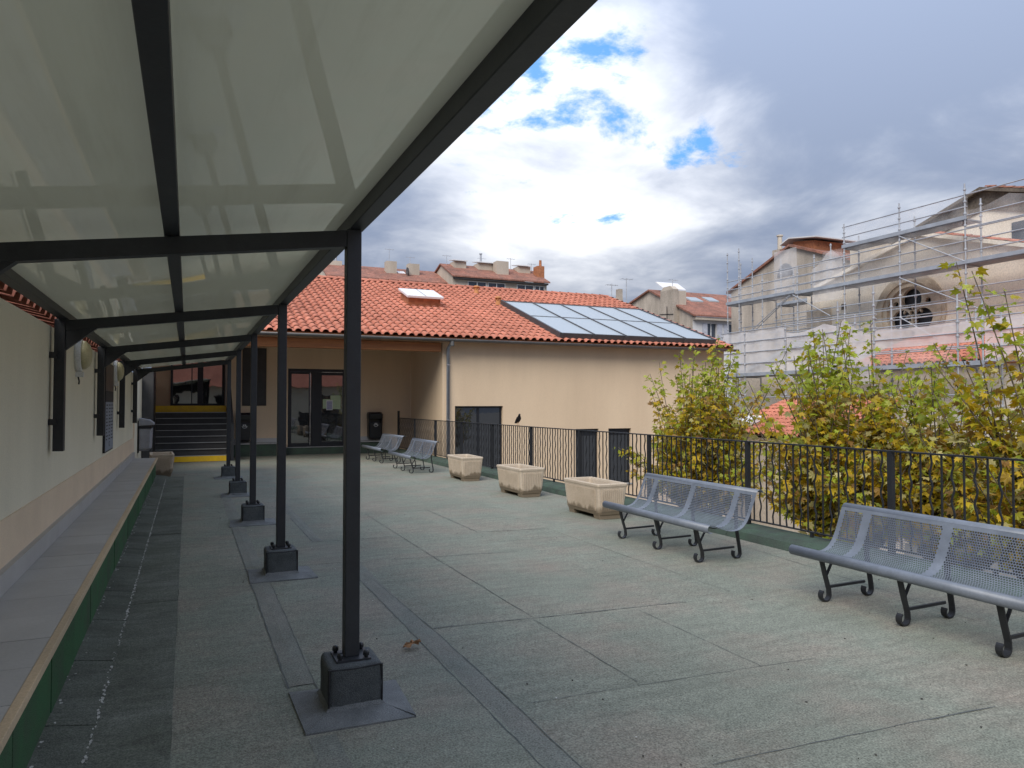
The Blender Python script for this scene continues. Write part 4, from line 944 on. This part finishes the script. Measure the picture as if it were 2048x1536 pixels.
for k in range(28):
    vs, fs = leaf_shape(rnd.uniform(.05, .45), rnd.uniform(-.1, .35)); me = bpy.data.meshes.new('leaf'); me.from_pydata(vs, [], fs); me.materials.append(MT['leaf'])
    ca = me.color_attributes.new('lc', 'FLOAT_COLOR', 'POINT'); c = PAL[k % 14]; j = rnd.uniform(.8, 1.2)
    for d in ca.data: d.color = (c[0]*j, c[1]*j, c[2]*j, 1)
    variants.append((me, vs, fs, (c[0]*j, c[1]*j, c[2]*j)))
def tree(loc, label, nshoot, hmin, hmax, spread, seed, size=1.0):
    r = random.Random(seed); loc = Vector(loc); hz = loc.z
    t = thing('plane_tree', label, 'tree', (loc.x, loc.y, -4), 'pollarded plane trees beyond the railing')
    s = MB(); pts = [(loc.x+r.uniform(-.05, .05)*k, loc.y+r.uniform(-.05, .05)*k, -4+(hz+4)*k/5) for k in range(6)]; pts[-1] = tuple(loc)
    s.tube(pts, [.20, .17, .16, .155, .16, .20], 12)
    s.build('trunk', 'bark', t, smooth=True)
    heads = []
    for k in range(5):
        a = k*1.257+r.uniform(-.3, .3); q = loc+Vector((math.cos(a)*.45, math.sin(a)*.45, r.uniform(.15, .4)))
        MB().tube([loc-Vector((0, 0, .15)), loc.lerp(q, .5)+Vector((0, 0, -.05)), q, q+Vector((0, 0, .08))], [.13, .10, .11, .07], 9).build('limb', 'bark', t, smooth=True); heads.append(q)
    heads.append(loc+Vector((0, 0, .1)))
    leaves = []
    shoots = MB(); 
    for k in range(nshoot):
        h = r.choice(heads); a = r.uniform(0, 6.283); low = r.random() < .45; ln = r.uniform(.9, 1.9) if low else r.uniform(hmin, hmax); tilt = r.uniform(.35, 1.2) if low else r.uniform(0, .62)*spread
        d = Vector((math.cos(a)*math.sin(tilt), math.sin(a)*math.sin(tilt), math.cos(tilt))); h = h+Vector((r.uniform(-.08, .08), r.uniform(-.08, .08), 0))
        P_ = []; n = 9; bend = Vector((r.uniform(-.12, .12), r.uniform(-.12, .12), .10))
        for i in range(n+1):
            f = i/n; P_.append(h+d*ln*f+bend*ln*f*f)
        shoots.tube(P_, [.014*(1-.8*i/n)+.0025 for i in range(n+1)], 5)
        dirs = [(P_, .10, 1.0, ln)]
        for b in range(r.randint(2, 4)):
            f = r.uniform(.25, .8); i = int(f*n); p = P_[i]; a2 = r.uniform(0, 6.283); l2 = r.uniform(.25, .6)
            e = p+Vector((math.cos(a2)*.6, math.sin(a2)*.6, .8))*l2; shoots.tube([p, p.lerp(e, .5)+Vector((0, 0, -.03)), e], [.006, .004, .002], 4); dirs.append(([p, p.lerp(e, .5), e], .2, 1.0, l2))
        for (Q, f0, f1, l_) in dirs:
            cnt = int(l_*29)
            for c in range(cnt):
                f = f0+(f1-f0)*((c+r.random())/cnt); i = min(int(f*(len(Q)-1)), len(Q)-2); p = Q[i].lerp(Q[i+1], f*(len(Q)-1)-i)
                a3 = r.uniform(0, 6.283); pl_ = r.uniform(.03, .13); o_ = Vector((math.cos(a3), math.sin(a3), r.uniform(-.3, .35)))
                q = p+o_*pl_; sz = r.uniform(.06, .145)*size*(.97-.2*f) if r.random() < .78 else r.uniform(.04, .07)*size
                hd = 1.15-max(0, .4-(q.z-hz)/3)
                # tip direction droops outwards
                tip = (o_+Vector((0, 0, r.uniform(-1.0, .1)))).normalized(); nm = (Vector((0, 0, 1))*r.uniform(.2, 1)+o_*.5+Vector((r.uniform(-.7, .7), r.uniform(-.7, .7), 0)))
                nm = (nm-tip*nm.dot(tip)).normalized(); sd_ = tip.cross(nm)
                rel = (q.z-hz)/hmax; g_ = r.random()
                if rel > .8: idx = r.choice([4, 5, 6, 3, 0, 13, 1, 18, 19, 20])
                elif g_ < .34: idx = r.choice([7, 8, 9, 10, 11, 22, 23, 24])
                elif g_ < .76: idx = r.choice([0, 1, 2, 12, 14, 15, 16, 26])
                else: idx = r.choice([3, 4, 13, 17, 18, 6, 20, 27])
                leaves.append((q, sd_, tip, nm, sz, idx))
    shoots.build('shoots', 'bark', t, kind='stuff')
    def score(l):
        d = l[0]-CAM; z = d.dot(FW)
        if z < .5: return 0
        u_, v_ = abs(d.dot(RT)/z), d.dot(UP)/z
        if u_ > .69 or v_ > .52: return 0
        face = abs(l[3].dot(d.normalized()))
        return l[4]*(.25+face)/z**3
    leaves.sort(key=score, reverse=True); off = wloc(t)
    for (q, sd_, tip, nm, sz, idx) in leaves[:300]:
        o = bpy.data.objects.new('leaf', variants[idx][0]); COL.objects.link(o); o.parent = t
        m4 = (Matrix((sd_, tip, nm)).transposed()*sz).to_4x4(); m4.translation = q-off; o.matrix_basis = m4
    V_ = []; F_ = []; Cc = []; k = 0
    for (q, sd_, tip, nm, sz, idx) in leaves[300:]:
        _, vs, fs, col = variants[idx]; W = np.array([[*sd_], [*tip], [*nm]])*sz
        V_.append(np.array(vs) @ W+np.array(q-off)); F_.append(np.array(fs)+k); k += len(vs); Cc.append(np.tile((*col, 1), (len(vs), 1)))
    me = bpy.data.meshes.new('crown'); me.from_pydata(np.concatenate(V_).tolist(), [], np.concatenate(F_).tolist()); me.materials.append(MT['leaf'])
    ca = me.color_attributes.new('lc', 'FLOAT_COLOR', 'POINT'); ca.data.foreach_set('color', np.concatenate(Cc).astype(np.float32).ravel())
    o = bpy.data.objects.new('crown', me); COL.objects.link(o); o.parent = t; o['kind'] = 'stuff'
    return len(leaves)
tree((9.6, 12.2, -.75), 'leftmost yellowing plane tree, in front of the beige facade end', 108, 1.5, 3.15, 1.05, 11)
tree((9.4, 8.4, -.75), 'yellow green plane tree in the middle, below the rose window', 118, 1.4, 3.15, 1.1, 23)
tree((9.1, 5.15, -.70), 'greenest plane tree, at the right edge of the picture', 104, 1.6, 3.55, .95, 37)

tree((9.9, 7.0, -.8), 'low bushy plane tree between the middle one and the right edge one', 84, 1.2, 2.7, 1.05, 51)

# dry leaf on the felt
vs, fs = leaf_shape(.9, .5); s = MB()
s.add([(1.345+x*.085+.015*math.sin(9*y), 4.64+y*.075, .055+z*.045+.02*math.sin(4*x+2*y)) for (x, y, z) in vs], fs)
tag(s.build('dry_leaf', 'dry_leaf'), 'curled brown dry leaf on the felt near the first pedestal', 'leaf')

# ================================================================ BACKGROUND
# low red roofed annexe behind the leftmost tree
an = thing('low_annexe', 'low annexe with orange tiled roof and small skylight behind the leftmost tree', 'building', (21, 21.5, -4))
MB().box(20.0, 24.0, 18.9, 24.2, -4, .40).build('wall', 'render_cream', an)
MB().prism([(20.0, 18.7, .38), (20.0, 24.4, .38), (24, 24.4, 1.75), (24, 18.7, 1.75)], (0, 0, -.08)).build('roof_deck', 'orange_brick', an)
tile_roof(an, (19.85, 24.4, .42), (0, -1, 0), (4, 0, 1.37), .24, .40, 24, 10, nind=240)
MB().prism([(20.4, 22.9, .72), (20.4, 24.0, .72), (21.2, 24.0, .99), (21.2, 22.9, .99)], (0, 0, .12)).build('skylight', 'skylight', an)
# church
CX_ = 31.0
ch = thing('church', 'pale stone church front with rose window and tiled gable, behind scaffolding', 'church', (CX_, 23, -4))
oc, orr = (23.95, 5.86), 1.26
outer = [(CX_, 30.2, -4), (CX_, 8, -4), (CX_, 8, 5.6), (CX_, 15.5, 6.9), (CX_, 23.35, 9.35), (CX_, 29.3, 7.75), (CX_, 30.2, 7.5)]
hole = circle((CX_, oc[0], oc[1]), orr, 40, (0, 1, 0), (0, 0, 1))
MB().holed(outer, [hole], (.5, 0, 0)).build('front_wall', 'stone', ch)
MB().box(CX_+.4, CX_+.45, oc[0]-1.5, oc[0]+1.5, oc[1]-1.5, oc[1]+1.5).build('window_glass', 'stained', ch)
for (ra, rb, h) in ((1.84, 1.68, .10), (1.68, 1.45, .14), (1.45, 1.23, .05)):
    MB().holed(circle((CX_-h, *oc), ra, 48, (0, 1, 0), (0, 0, 1)), [circle((CX_-h, *oc), rb, 48, (0, 1, 0), (0, 0, 1))], (h+.1, 0, 0)).build('rose_moulding', 'stone2', ch)
hs = []
for a in (90, 210, 330): hs.append(circle((CX_+.12, oc[0]+.64*math.cos(R(a)), oc[1]+.64*math.sin(R(a))), .51, 24, (0, 1, 0), (0, 0, 1)))
hs.append(circle((CX_+.12, *oc), .11, 12, (0, 1, 0), (0, 0, 1)))
for a in (30, 150, 270): hs.append(circle((CX_+.12, oc[0]+.97*math.cos(R(a)), oc[1]+.97*math.sin(R(a))), .14, 10, (0, 1, 0), (0, 0, 1)))
tr_ = MB().holed(circle((CX_+.12, *oc), orr+.02, 48, (0, 1, 0), (0, 0, 1)), hs, (.18, 0, 0)).build('tracery', 'stone2', ch)
for a in (90, 210, 330):
    cy, cz = oc[0]+.64*math.cos(R(a)), oc[1]+.64*math.sin(R(a))
    for b in range(1, 4):
        g_ = R(a+180+(b-2)*42); ln = .30 if b == 2 else .20; dx, dz = math.cos(g_), math.sin(g_); r1 = .51
        p1 = (CX_+.14, cy+dx*r1, cz+dz*r1); q1 = (CX_+.14, cy+dx*(r1-ln), cz+dz*(r1-ln)); m_ = (CX_+.14, cy+dx*(r1-ln*.45), cz+dz*(r1-ln*.45)); w_ = .05
        MB().prism([p1, (m_[0], m_[1]-dz*w_, m_[2]+dx*w_), q1, (m_[0], m_[1]+dz*w_, m_[2]-dx*w_)], (.12, 0, 0)).build('leaf_cusp', 'stone2', tr_)
MB().prism([(CX_-.25, 23.35, 9.36), (CX_-.25, 15.3, 6.86), (CX_-.25, 15.3, 7.02), (CX_-.25, 23.35, 9.56), (CX_-.25, 29.5, 7.90), (CX_-.25, 29.5, 7.72)], (.9, 0, 0)).build('gable_coping', 'stone', ch)
vd = Vector((0, 8.05, 2.5)).normalized()
tile_roof(ch, (CX_-.2, 15.3, 7.06), (1, 0, 0), vd, .26, .42, 6, 20, nind=120)
for k in range(7): MB().box(CX_-.35, CX_-.01, 14.4+k*.62, 14.7+k*.62, 6.0-.0*k, 6.3).build('corbel', 'stone_dark', ch)
MB().box(CX_-.06, CX_-.005, 28.55, 30.2, -4, 6.7).build('corner_quoin', 'stone2', ch)
MB().box(CX_-.012, CX_-.002, 27.6, 27.9, 6.45, 6.75).build('putlog_hole', 'stone_dark', ch)
MB().box(CX_+.2, CX_+1.6, 26.2, 27.5, 8.0, 9.7).build('chimney', 'render_cream', ch)
NX = 35.0
nv = thing('church_nave', 'taller weathered church gable with dark stone frieze behind the rose front', 'church', (NX, 23, -4))
MB().prism([(NX, 33, -4), (NX, 12, -4), (NX, 12, 8.4), (NX, 22.95, 11.75), (NX, 33, 8.4)], (.6, 0, 0)).build('gable_wall', 'stone', nv)
MB().prism([(NX-.10, 22.95, 11.8), (NX-.10, 12, 8.45), (NX-.10, 12, 7.6), (NX-.10, 22.95, 10.95), (NX-.10, 33, 7.6), (NX-.10, 33, 8.45)], (.3, 0, 0)).build('frieze', 'stone_dark', nv)
MB().prism([(NX-.4, 22.95, 11.98), (NX-.4, 12, 8.6), (NX-.4, 12, 8.46), (NX-.4, 22.95, 11.81), (NX-.4, 33, 8.46), (NX-.4, 33, 8.6)], (1, 0, 0)).build('gable_coping', 'stone_dark', nv)
tile_roof(nv, (NX-.35, 12, 8.62), (1, 0, 0), (0, 10.95, 3.38), .28, .45, 4, 25, nind=90, mat='tile_old')
MB().box(NX-.05, NX+.02, 20.7, 21.7, 8.7, 10.0).build('window', 'far_glass', nv)
# second gabled house left of the church
h2 = thing('old_gable_house', 'stained old gable house with arched window left of the church', 'house', (36, 37, -4))
MB().prism([(36, 42.2, -4), (36, 30.5, -4), (36, 30.5, 9.7), (36, 36.4, 11.85), (36, 42.2, 9.7)], (.5, 0, 0)).build('gable_wall', 'render_old', h2)
MB().prism([(35.8, 36.4, 12.02), (35.8, 30.2, 9.72), (35.8, 30.2, 9.58), (35.8, 36.4, 11.86), (35.8, 42.5, 9.58), (35.8, 42.5, 9.72)], (14, 0, 0)).build('roof', 'tile_old', h2)
MB().prism([(35.95, 37.6, 10.0), (35.95, 36.2, 10.0)]+[(35.95, 36.9-.7*math.cos(R(a)), 10.0+.85*math.sin(R(a))) for a in range(0, 181, 20)][1:-1], (.1, 0, 0)).build('arched_window', 'far_glass', h2)
MB().box(36.3, 37.0, 37.7, 38.4, 11.0, 12.0).build('chimney', 'render_old', h2); MB().lathe([(.16, 12.0), (.15, 12.9), (.22, 12.92), (.22, 13.0)], (36.6, 38.0, 0), n=10).build('chimney_pot', 'render_cream', h2)
dm = MB().prism([(36.4, 36.6, 11.7), (36.4, 34.8, 11.2), (36.4, 34.8, 12.0), (36.4, 36.6, 12.25)], (3.2, 0, 0)).build('dormer', 'orange_brick', h2)
MB().prism([(36.0, 37.4, 12.2), (36.0, 36.6, 12.5), (36.0, 34.3, 12.15), (36.0, 34.3, 12.08), (36.0, 36.6, 12.42), (36.0, 37.4, 12.12)], (4.0, 0, 0)).build('dormer_roof', 'render_white', h2)
# white shuttered house with big chimney
hX, hY = 40.76, 52.86
h3 = thing('shuttered_house', 'white house with grey shutters and stained gable with massive chimney', 'house', (hX, hY, -4))
MB().prism([(hX, hY+.01, -4), (hX, 63.5, -4), (hX, 63.5, 11.4), (hX, 59.3, 12.5), (hX, hY+.01, 9.6)], (.4, 0, 0)).build('gable_wall', 'render_old', h3)
s = MB(); hw_ = [(41.8, 7.0, 1.75), (44.2, 7.0, 1.75), (46.6, 7.0, 1.75)]
wall(s, (hX+.02, hY, -4), (1, 0, 0), (0, 0, 1), 9.0, 13.1, [(x-hX+.58, x-hX+1.58, z+4, z+4+h) for x, z, h in hw_], (0, .35, 0)); s.build('front_wall', 'render_white', h3)
for (x, z, h) in hw_:
    wn = MB().box(x+.6, x+1.6, hY+.2, hY+.25, z, z+h).build('window', 'far_glass', h3)
    MB().box(x+1.06, x+1.14, hY+.15, hY+.199, z, z+h).build('mullion', 'white', wn)
    for xx in (x-.02, x+1.64): 
        sh = MB().box(xx, xx+.56, hY-.06, hY-.005, z-.05, z+h).build('shutter', 'shutter', h3)
        for q in range(2): MB().box(xx+.06, xx+.5, hY-.075, hY-.061, z+.1+q*.85, z+.1+q*.85+.7).build('louvre_field', 'shutter', sh)
MB().prism([(hX-.25, hY-.5, 9.42), (hX-.25, 59.3, 12.6), (hX-.25, 63.9, 11.45), (hX-.25, 63.9, 11.3), (hX-.25, 59.3, 12.45), (hX-.25, hY-.5, 9.27)], (9.4, 0, 0)).build('roof', 'tile_old', h3)
MB().box(hX+.02, hX+9.0, hY-.42, hY-.0, 9.0, 9.26).build('cornice', 'render_cream', h3)
cm = MB().box(hX-.55, hX+.02, 54.9, 56.9, 4, 12.0).build('chimney', 'render_old', h3)
MB().box(hX+.02, hX+.95, 55.0, 56.8, 9.0, 11.9).build('chimney_flank', 'render_cream', cm); MB().prism([(hX-.55, 54.9, 12.0), (hX-.55, 56.9, 12.0), (hX-.55, 56.4, 12.35), (hX-.55, 55.4, 12.35)], (.57, 0, 0)).build('chimney_cap', 'render_cream', cm)
MB().bar((hX-.58, 54.9, 9.7), (hX-.58, 57.0, 9.9), .03, .06).bar((hX-.61, 55.8, 9.2), (hX-.61, 55.8, 10.5), .03, .06).build('wall_tie', 'fence', cm)
for (x, y, l_) in ((43.2, 56.2, 1.4), (45.6, 56.6, 1.2)):
    zf = lambda yy: 9.42+(yy-hY+.5)*.4455
    MB().prism([(x, y, zf(y)+.05), (x+l_, y, zf(y)+.05), (x+l_, y+1.1, zf(y+1.1)+.05), (x, y+1.1, zf(y+1.1)+.05)], (0, 0, .12)).build('roof_window', 'solar', h3)
MB().prism([(hX+.6, 58.0, 12.5), (hX+3.2, 58.0, 12.5), (hX+3.2, 59.3, 13.3), (hX+.6, 59.3, 13.3)], (0, 0, .1)).build('glass_lantern', 'skylight', h3)
def antenna(p, h, parent=None, els=4):
    p = Vector(p); m_ = MB(); m_.tube([p, p+Vector((0, 0, h))], .03, 5); m_.tube([p+Vector((-.5, 0, h-.1)), p+Vector((.6, 0, h-.1))], .018, 4)
    for k in range(els): x = -.45+k*.9/max(1, els-1); m_.tube([p+Vector((x, -.28, h-.1)), p+Vector((x, .28, h-.1))], .012, 4)
    return m_.build('antenna', 'galv', parent)
antenna((hX+1.2, 57.4, 12.4), 1.0, h3)
# chimney stack peeking over the main roof ridge
cs = thing('far_chimney_stack', 'small weathered chimney stack with aerials beyond the end of the tiled ridge', 'chimney', (31.4, 50, 6))
MB().box(31.0, 31.75, 50, 50.8, 6, 10.0).build('stack', 'render_old', cs); MB().box(31.4, 31.75, 50.05, 50.5, 10.0, 10.75).build('flue', 'render_old', cs); antenna((30.7, 50, 9.4), 1.7, cs, 5); antenna((32.2, 50.2, 9.3), 2.4, cs, 3)
MB().box(29.5, 33.5, 50.2, 56, 3, 8.8).build('base_roof', 'tile_old', cs)
# far row of tenement roofs above the ridge
f1 = thing('far_left_tenement', 'far tenement roof with two chimneys above the ridge left of the glazed one', 'house', (20, 80, -4))
FYY = 80.
MB().prism([(13.6, FYY, -4), (13.6, FYY+9, -4), (13.6, FYY+9, 15.3), (13.6, FYY+4.5, 17.0), (13.6, FYY, 15.2)], (14, 0, 0)).build('wall', 'render_cream', f1)
MB().prism([(13.4, FYY-.5, 14.9), (13.4, FYY+4.5, 17.05), (13.4, FYY+9.4, 15.2), (13.4, FYY+9.4, 15.35), (13.4, FYY+4.5, 17.2), (13.4, FYY-.5, 15.05)], (14.2, 0, 0)).build('roof', 'tile_old', f1)
for (x, w2, z) in ((20.6, 1.2, 17.6), (23.2, 1.3, 17.5)):
    MB().box(x, x+w2, FYY+2.2, FYY+3.2, 15, z).build('chimney', 'render_cream', f1)
MB().box(14.3, 15.9, FYY+4, FYY+5, 16.8, 17.5).build('chimney', 'render_cream', f1); MB().lathe([(.2, 17.5), (.18, 19.0)], (14.8, FYY+4.5, 0), n=8).build('chimney_pot', 'render_cream', f1); MB().lathe([(.12, 17.5), (.12, 18.5)], (15.3, FYY+4.5, 0), n=8).build('chimney_pot', 'galv', f1)
antenna((21.0, FYY+2.6, 17.5), 1.6, f1); antenna((23.5, FYY+2.7, 17.4), 1.0, f1, 2)
MB().lathe([(.55, 0), (.5, .1), (.1, .2), (0, .22)], (22.9, FYY+1.8, 16.4), 'x', 14).build('satellite_dish', 'solar_frame', f1)
MB().prism([(22.0, FYY+2.4, 16.25), (22.9, FYY+2.4, 16.25), (22.9, FYY+3.3, 16.62), (22.0, FYY+3.3, 16.62)], (0, 0, .1)).build('roof_window', 'skylight', f1)
f2 = thing('far_glazed_tenement', 'far tenement with band of glazed windows under a red roof above the ridge', 'house', (33, 78, -4))
FZ = 78.
MB().prism([(27.1, FZ, -4), (27.1, FZ+9, -4), (27.1, FZ+9, 15.8), (27.1, FZ+4, 17.4), (27.1, FZ, 15.7)], (.4, 0, 0)).build('gable_wall', 'render_cream', f2)
fw_ = [(28.9, 2.3), (31.35, 2.2), (35.0, 2.2), (37.3, 1.3)]
s = MB(); wall(s, (27.51, FZ, -4), (1, 0, 0), (0, 0, 1), 11.4, 19.3, [(x-27.51, x-27.51+w2, 17.9, 19.05) for x, w2 in fw_], (0, .4, 0)); s.build('front_wall', 'render_cream', f2)
for (x, w2) in fw_:
    fr = MB().box(x, x+w2, FZ-.05, FZ+.05, 14.98, 15.06).box(x, x+.09, FZ-.05, FZ+.05, 13.9, 14.98).box(x+w2-.09, x+w2, FZ-.05, FZ+.05, 13.9, 14.98).box(x+w2/2-.05, x+w2/2+.05, FZ-.05, FZ+.05, 13.9, 14.98).build('window', 'white', f2)
    MB().box(x+.09, x+w2-.09, FZ+.1, FZ+.15, 13.9, 15.0).build('pane', 'far_glass', fr)
MB().prism([(26.9, FZ-.6, 15.35), (26.9, FZ+4, 17.45), (26.9, FZ+9.4, 15.8), (26.9, FZ+9.4, 15.95), (26.9, FZ+4, 17.6), (26.9, FZ-.6, 15.5)], (12.2, 0, 0)).build('roof', 'tile_old', f2)
MB().box(27.2, 38.9, FZ-.5, FZ-.01, 15.15, 15.34).build('eaves', 'step', f2)
for (x, w2, z, mt) in ((33.0, 1.5, 17.9, 'render_cream'), (38.3, .9, 17.7, 'orange_brick')): MB().box(x, x+w2, FZ+1.2, FZ+2.4, 15, z).build('chimney', mt, f2)
MB().lathe([(.18, 17.7), (.16, 18.5)], (38.95, FZ+1.8, 0), n=8).build('chimney_pot', 'orange_brick', f2)
for (x, w2) in ((28.2, 1.5), (31.2, 3.4), (36.4, 1.6)):
    d_ = MB().box(x, x+w2, FZ+2.6, FZ+4.2, 16.4, 17.75).build('roof_dormer', 'render_cream', f2); MB().prism([(x-.1, FZ+2.3, 17.76), (x+w2+.1, FZ+2.3, 17.76), (x+w2+.1, FZ+4.5, 18.1), (x-.1, FZ+4.5, 18.1)], (0, 0, .1)).build('glass_roof', 'skylight', d_)
for x in (27.6, 32.0, 35.8, 38.6): antenna((x, FZ+3.6, 17.2), rnd.uniform(1.2, 2.0), f2, 4)
MB().lathe([(.12, 17.4), (.12, 19.0), (.2, 19.0), (.2, 19.1)], (31.9, FZ+3.6, 0), n=8).build('flue', 'galv', f2)

f1.location.z += .3; f2.location.z += .45
# aisle and porch between the two scaffolds
ai = thing('church_aisle', 'lower church aisle with terracotta tiles seen through the netting', 'building', (28, 20, -4))
MB().box(26.4, 30.98, 10, 23.2, -4, 3.1).build('wall', 'stone', ai)
MB().prism([(26.2, 10, 3.1), (26.2, 23.3, 3.1), (30.9, 23.3, 4.75), (30.9, 10, 4.75)], (0, 0, -.1)).build('roof_deck', 'orange_brick', ai)
tile_roof(ai, (26.1, 23.3, 3.14), (0, -1, 0), (4.7, 0, 1.65), .26, .42, 50, 11, nind=300)
pc = thing('church_porch', 'pale gabled porch with zinc coping behind the white netting', 'building', (27, 26, -4))
MB().prism([(26.6, 30.5, -4), (26.6, 23.3, -4), (26.6, 23.3, 3.2), (26.6, 26.4, 4.35), (26.6, 30.5, 3.0)], (3, 0, 0)).build('wall', 'stone', pc)
MB().prism([(26.4, 26.4, 4.52), (26.4, 23.2, 3.34), (26.4, 23.2, 3.16), (26.4, 26.4, 4.34), (26.4, 30.8, 2.95), (26.4, 30.8, 3.12)], (3.2, 0, 0)).build('coping', 'solar', pc)

# scaffolds
def std(mb_, x, y, z0, z1):
    mb_.tube([(x, y, z0), (x, y, z1)], .033, 6)
    z = math.ceil(z0*2)/2
    while z < z1-.05: mb_.lathe([(.036, z-.05), (.062, z-.025), (.062, z+.025), (.036, z+.05)], (x, y, 0), n=6); z += .5
def scaffold(name, label, X, W_, cols, decks, rails, braces, nets):
    t = thing(name, label, 'scaffolding', (X, cols[0][0], -4), 'scaffolds round the church')
    for (y, z0, z1) in cols:
        for k, x in enumerate((X, X+W_)):
            s = MB(); std(s, x, y, z0, z1-(.5 if k else 0)); s.build('standard', 'galv', t)
        for z in decks: 
            if z0 < z[0] < z1 and z[1]-.1 <= y <= z[2]+.1: MB().tube([(X, y, z[0]-.08), (X+W_, y, z[0]-.08)], .024, 6).build('transom', 'galv', t)
    for (z, ya, yb) in decks:
        m_ = 4
        for k in range(m_): MB().box(X+.05+k*(W_-.1)/m_, X+.05+(k+1)*(W_-.1)/m_-.02, ya, yb, z-.05, z).build('deck_board', 'deck', t)
        MB().box(X-.06, X-.035, ya, yb, z-.02, z+.14).build('toe_board', 'deck_blue', t)
    for (x, z, ya, yb) in rails: MB().tube([(x, ya, z), (x, yb, z)], .028, 6).build('ledger', 'galv', t)
    for (p, q) in braces: MB().tube([p, q], .024, 6).build('brace', 'galv', t)
    for (x, ya, yb, za, zb, mt, sag) in nets:
        n = max(6, int(abs(yb-ya)*3)); m_ = 7; vs = []; fs = []; ph = rnd.uniform(0, 9)
        for i in range(n+1):
            for j in range(m_+1):
                y = ya+(yb-ya)*i/n; f = j/m_; top = zb-sag*abs(math.sin((y-ya)*1.05+ph))*(1 if sag else 0)
                vs.append((x+.05*math.sin(5*y+ph)*(.3+f*.4)+rnd.uniform(-.012, .012), y, za+(top-za)*f))
        for i in range(n):
            for j in range(m_): k = i*(m_+1)+j; fs.append((k, k+m_+1, k+m_+2, k+1))
        MB().add(vs, fs).build('netting', mt, t, smooth=True)
    return t
SX = 29.5
cols = [(14.0, -4, 9.2), (17.1, -4, 9.2), (20.19, -4, 10.75), (23.27, -4, 10.7), (26.35, -4, 10.45), (29.4, -4, 8.9), (32.0, -4, 8.9), (33.9, 0, 10.7), (34.9, 0, 10.6)]
rails = []
for z in (10.28, 9.78): rails.append((SX, z, 20.1, 26.45))
for z in (8.85, 8.35, 7.9): rails.append((SX, z, 13.9, 35.0))
for z in (6.4, 5.9, 5.4, 4.9): rails += [(SX, z, 13.9, 30.5), (SX+1.0, z-.25, 13.9, 35)]
for z in (9.4, 8.9, 10.28): rails.append((SX, z, 13.9, 20.2))
scaffold('church_scaffold', 'tall tube scaffold with decks across the church rose front', SX, 1.0, cols,
         [(7.42, 13.9, 29.5), (7.5, 29.6, 35.0), (9.27, 20.1, 26.45)], rails,
         [((SX-.05, 23.27, 9.2), (SX-.05, 20.19, 7.5)), ((SX-.05, 23.27, 7.3), (SX-.05, 18.5, 4.9)), ((SX-.05, 29.9, 7.4), (SX-.05, 34.6, 4.8)), ((SX+.05, 29.9, 7.4), (SX+.05, 34.3, 4.8)), ((SX-.05, 23.27, 5.5), (SX-.05, 20.2, 3.6)), ((SX-.05, 29.7, 7.4), (SX-.05, 27.2, 6.0))],
         [(SX+.02, 20.1, 26.4, 9.3, 10.25, 'net_thin', 0), (SX+.02, 14, 20.1, 7.5, 9.9, 'net_thin', .3), (SX+.02, 20.3, 27.5, 7.1, 9.2, 'net_thin', 0), (SX+.02, 26.5, 28.4, 6.8, 9.4, 'net_mid', .9), (SX+.02, 30.0, 35, 7.3, 8.6, 'net_thin', .4), (SX+.3, 29.7, 31.4, 7.2, 10.0, 'net_mid', 0), (SX+1.05, 28.9, 31.0, 4.5, 7.2, 'net_thin', 0)])
t3 = [(y, z0, z1) for (y, z0, z1) in ((28.4, -4, 9.6), (30.4, -4, 10.6), (31.6, -4, 10.2), (34.2, -4, 10.4))]
r3 = [(33.0, z, 28, 34.8) for z in (5.2, 5.7, 6.2, 6.7, 8.1, 8.6, 9.1, 9.6)]
scaffold('corner_scaffold', 'inner tube scaffold tower against the old gable house', 33.0, 1.0, t3, [(7.6, 28.2, 34.6)], r3, [((32.9, 28.4, 5.2), (32.9, 31.6, 7.5))], [(33.0, 29.6, 31.0, 7.6, 10.2, 'net_thin', 0)])
GX = 25.0
cols = [(14.6, -4, 5.3), (16.55, -4, 5.3), (17.45, -4, 5.5), (20.93, -4, 6.3), (22.7, -4, 5.9), (25.67, -4, 5.3), (28.35, -4, 5.3), (30.0, -4, 5.2)]
rails = [(GX, z, 14.4 if z < 4.6 else 20.8, 30.1) for z in (5.15, 4.62, 4.1, 3.55, 3.05)]+[(GX+1, z, 14.4, 30.1) for z in (4.7, 3.7)]+[(GX, z, 14.4, 30) for z in (1.9, .4, -1.2)]
scaffold('netted_scaffold', 'lower scaffold wrapped in white debris netting in front of the church', GX, 1.0, cols, [(2.95, 16.5, 30.0)], rails,
         [((GX-.05, 25.6, 2.95), (GX-.05, 21.5, .6)), ((GX+.1, 20.9, 5.0), (GX+.1, 22.7, 3.1))],
         [(GX+.03, 25.7, 30.0, 2.95, 5.12, 'net', 0), (GX+.03, 22.8, 25.6, 2.95, 5.05, 'net', .28), (GX-.05, 21.05, 22.6, 2.4, 5.1, 'net', .75), (GX+.03, 16.6, 20.9, 3.75, 4.52, 'net', .05), (GX+.03, 17.6, 20.9, 3.0, 3.72, 'net_thin', 0), (GX+.03, 14.5, 16.5, 3.0, 4.55, 'net', .1)])

# building behind the viewer, mirrored in the glass doors
rb_ = thing('rear_building', 'cream building with red tiled roof mirrored in the glass doors', 'building', (4, -14, 0))
MB().box(-12, 20, -22, -14, -4, 3.1).build('wall', 'wall_cream', rb_)
MB().prism([(-12.3, -13.5, 3.0), (-12.3, -18, 5.2), (-12.3, -22.5, 3.0)], (32.6, 0, 0)).build('roof', 'tile', rb_)
for x in (-6, -2, 2, 6, 10): 
    wn = MB().box(x, x+1.4, -14.0, -13.95, .6, 2.3).build('window', 'frame', rb_); MB().box(x+.08, x+1.32, -13.949, -13.93, .68, 2.22).build('pane', 'glass', wn)
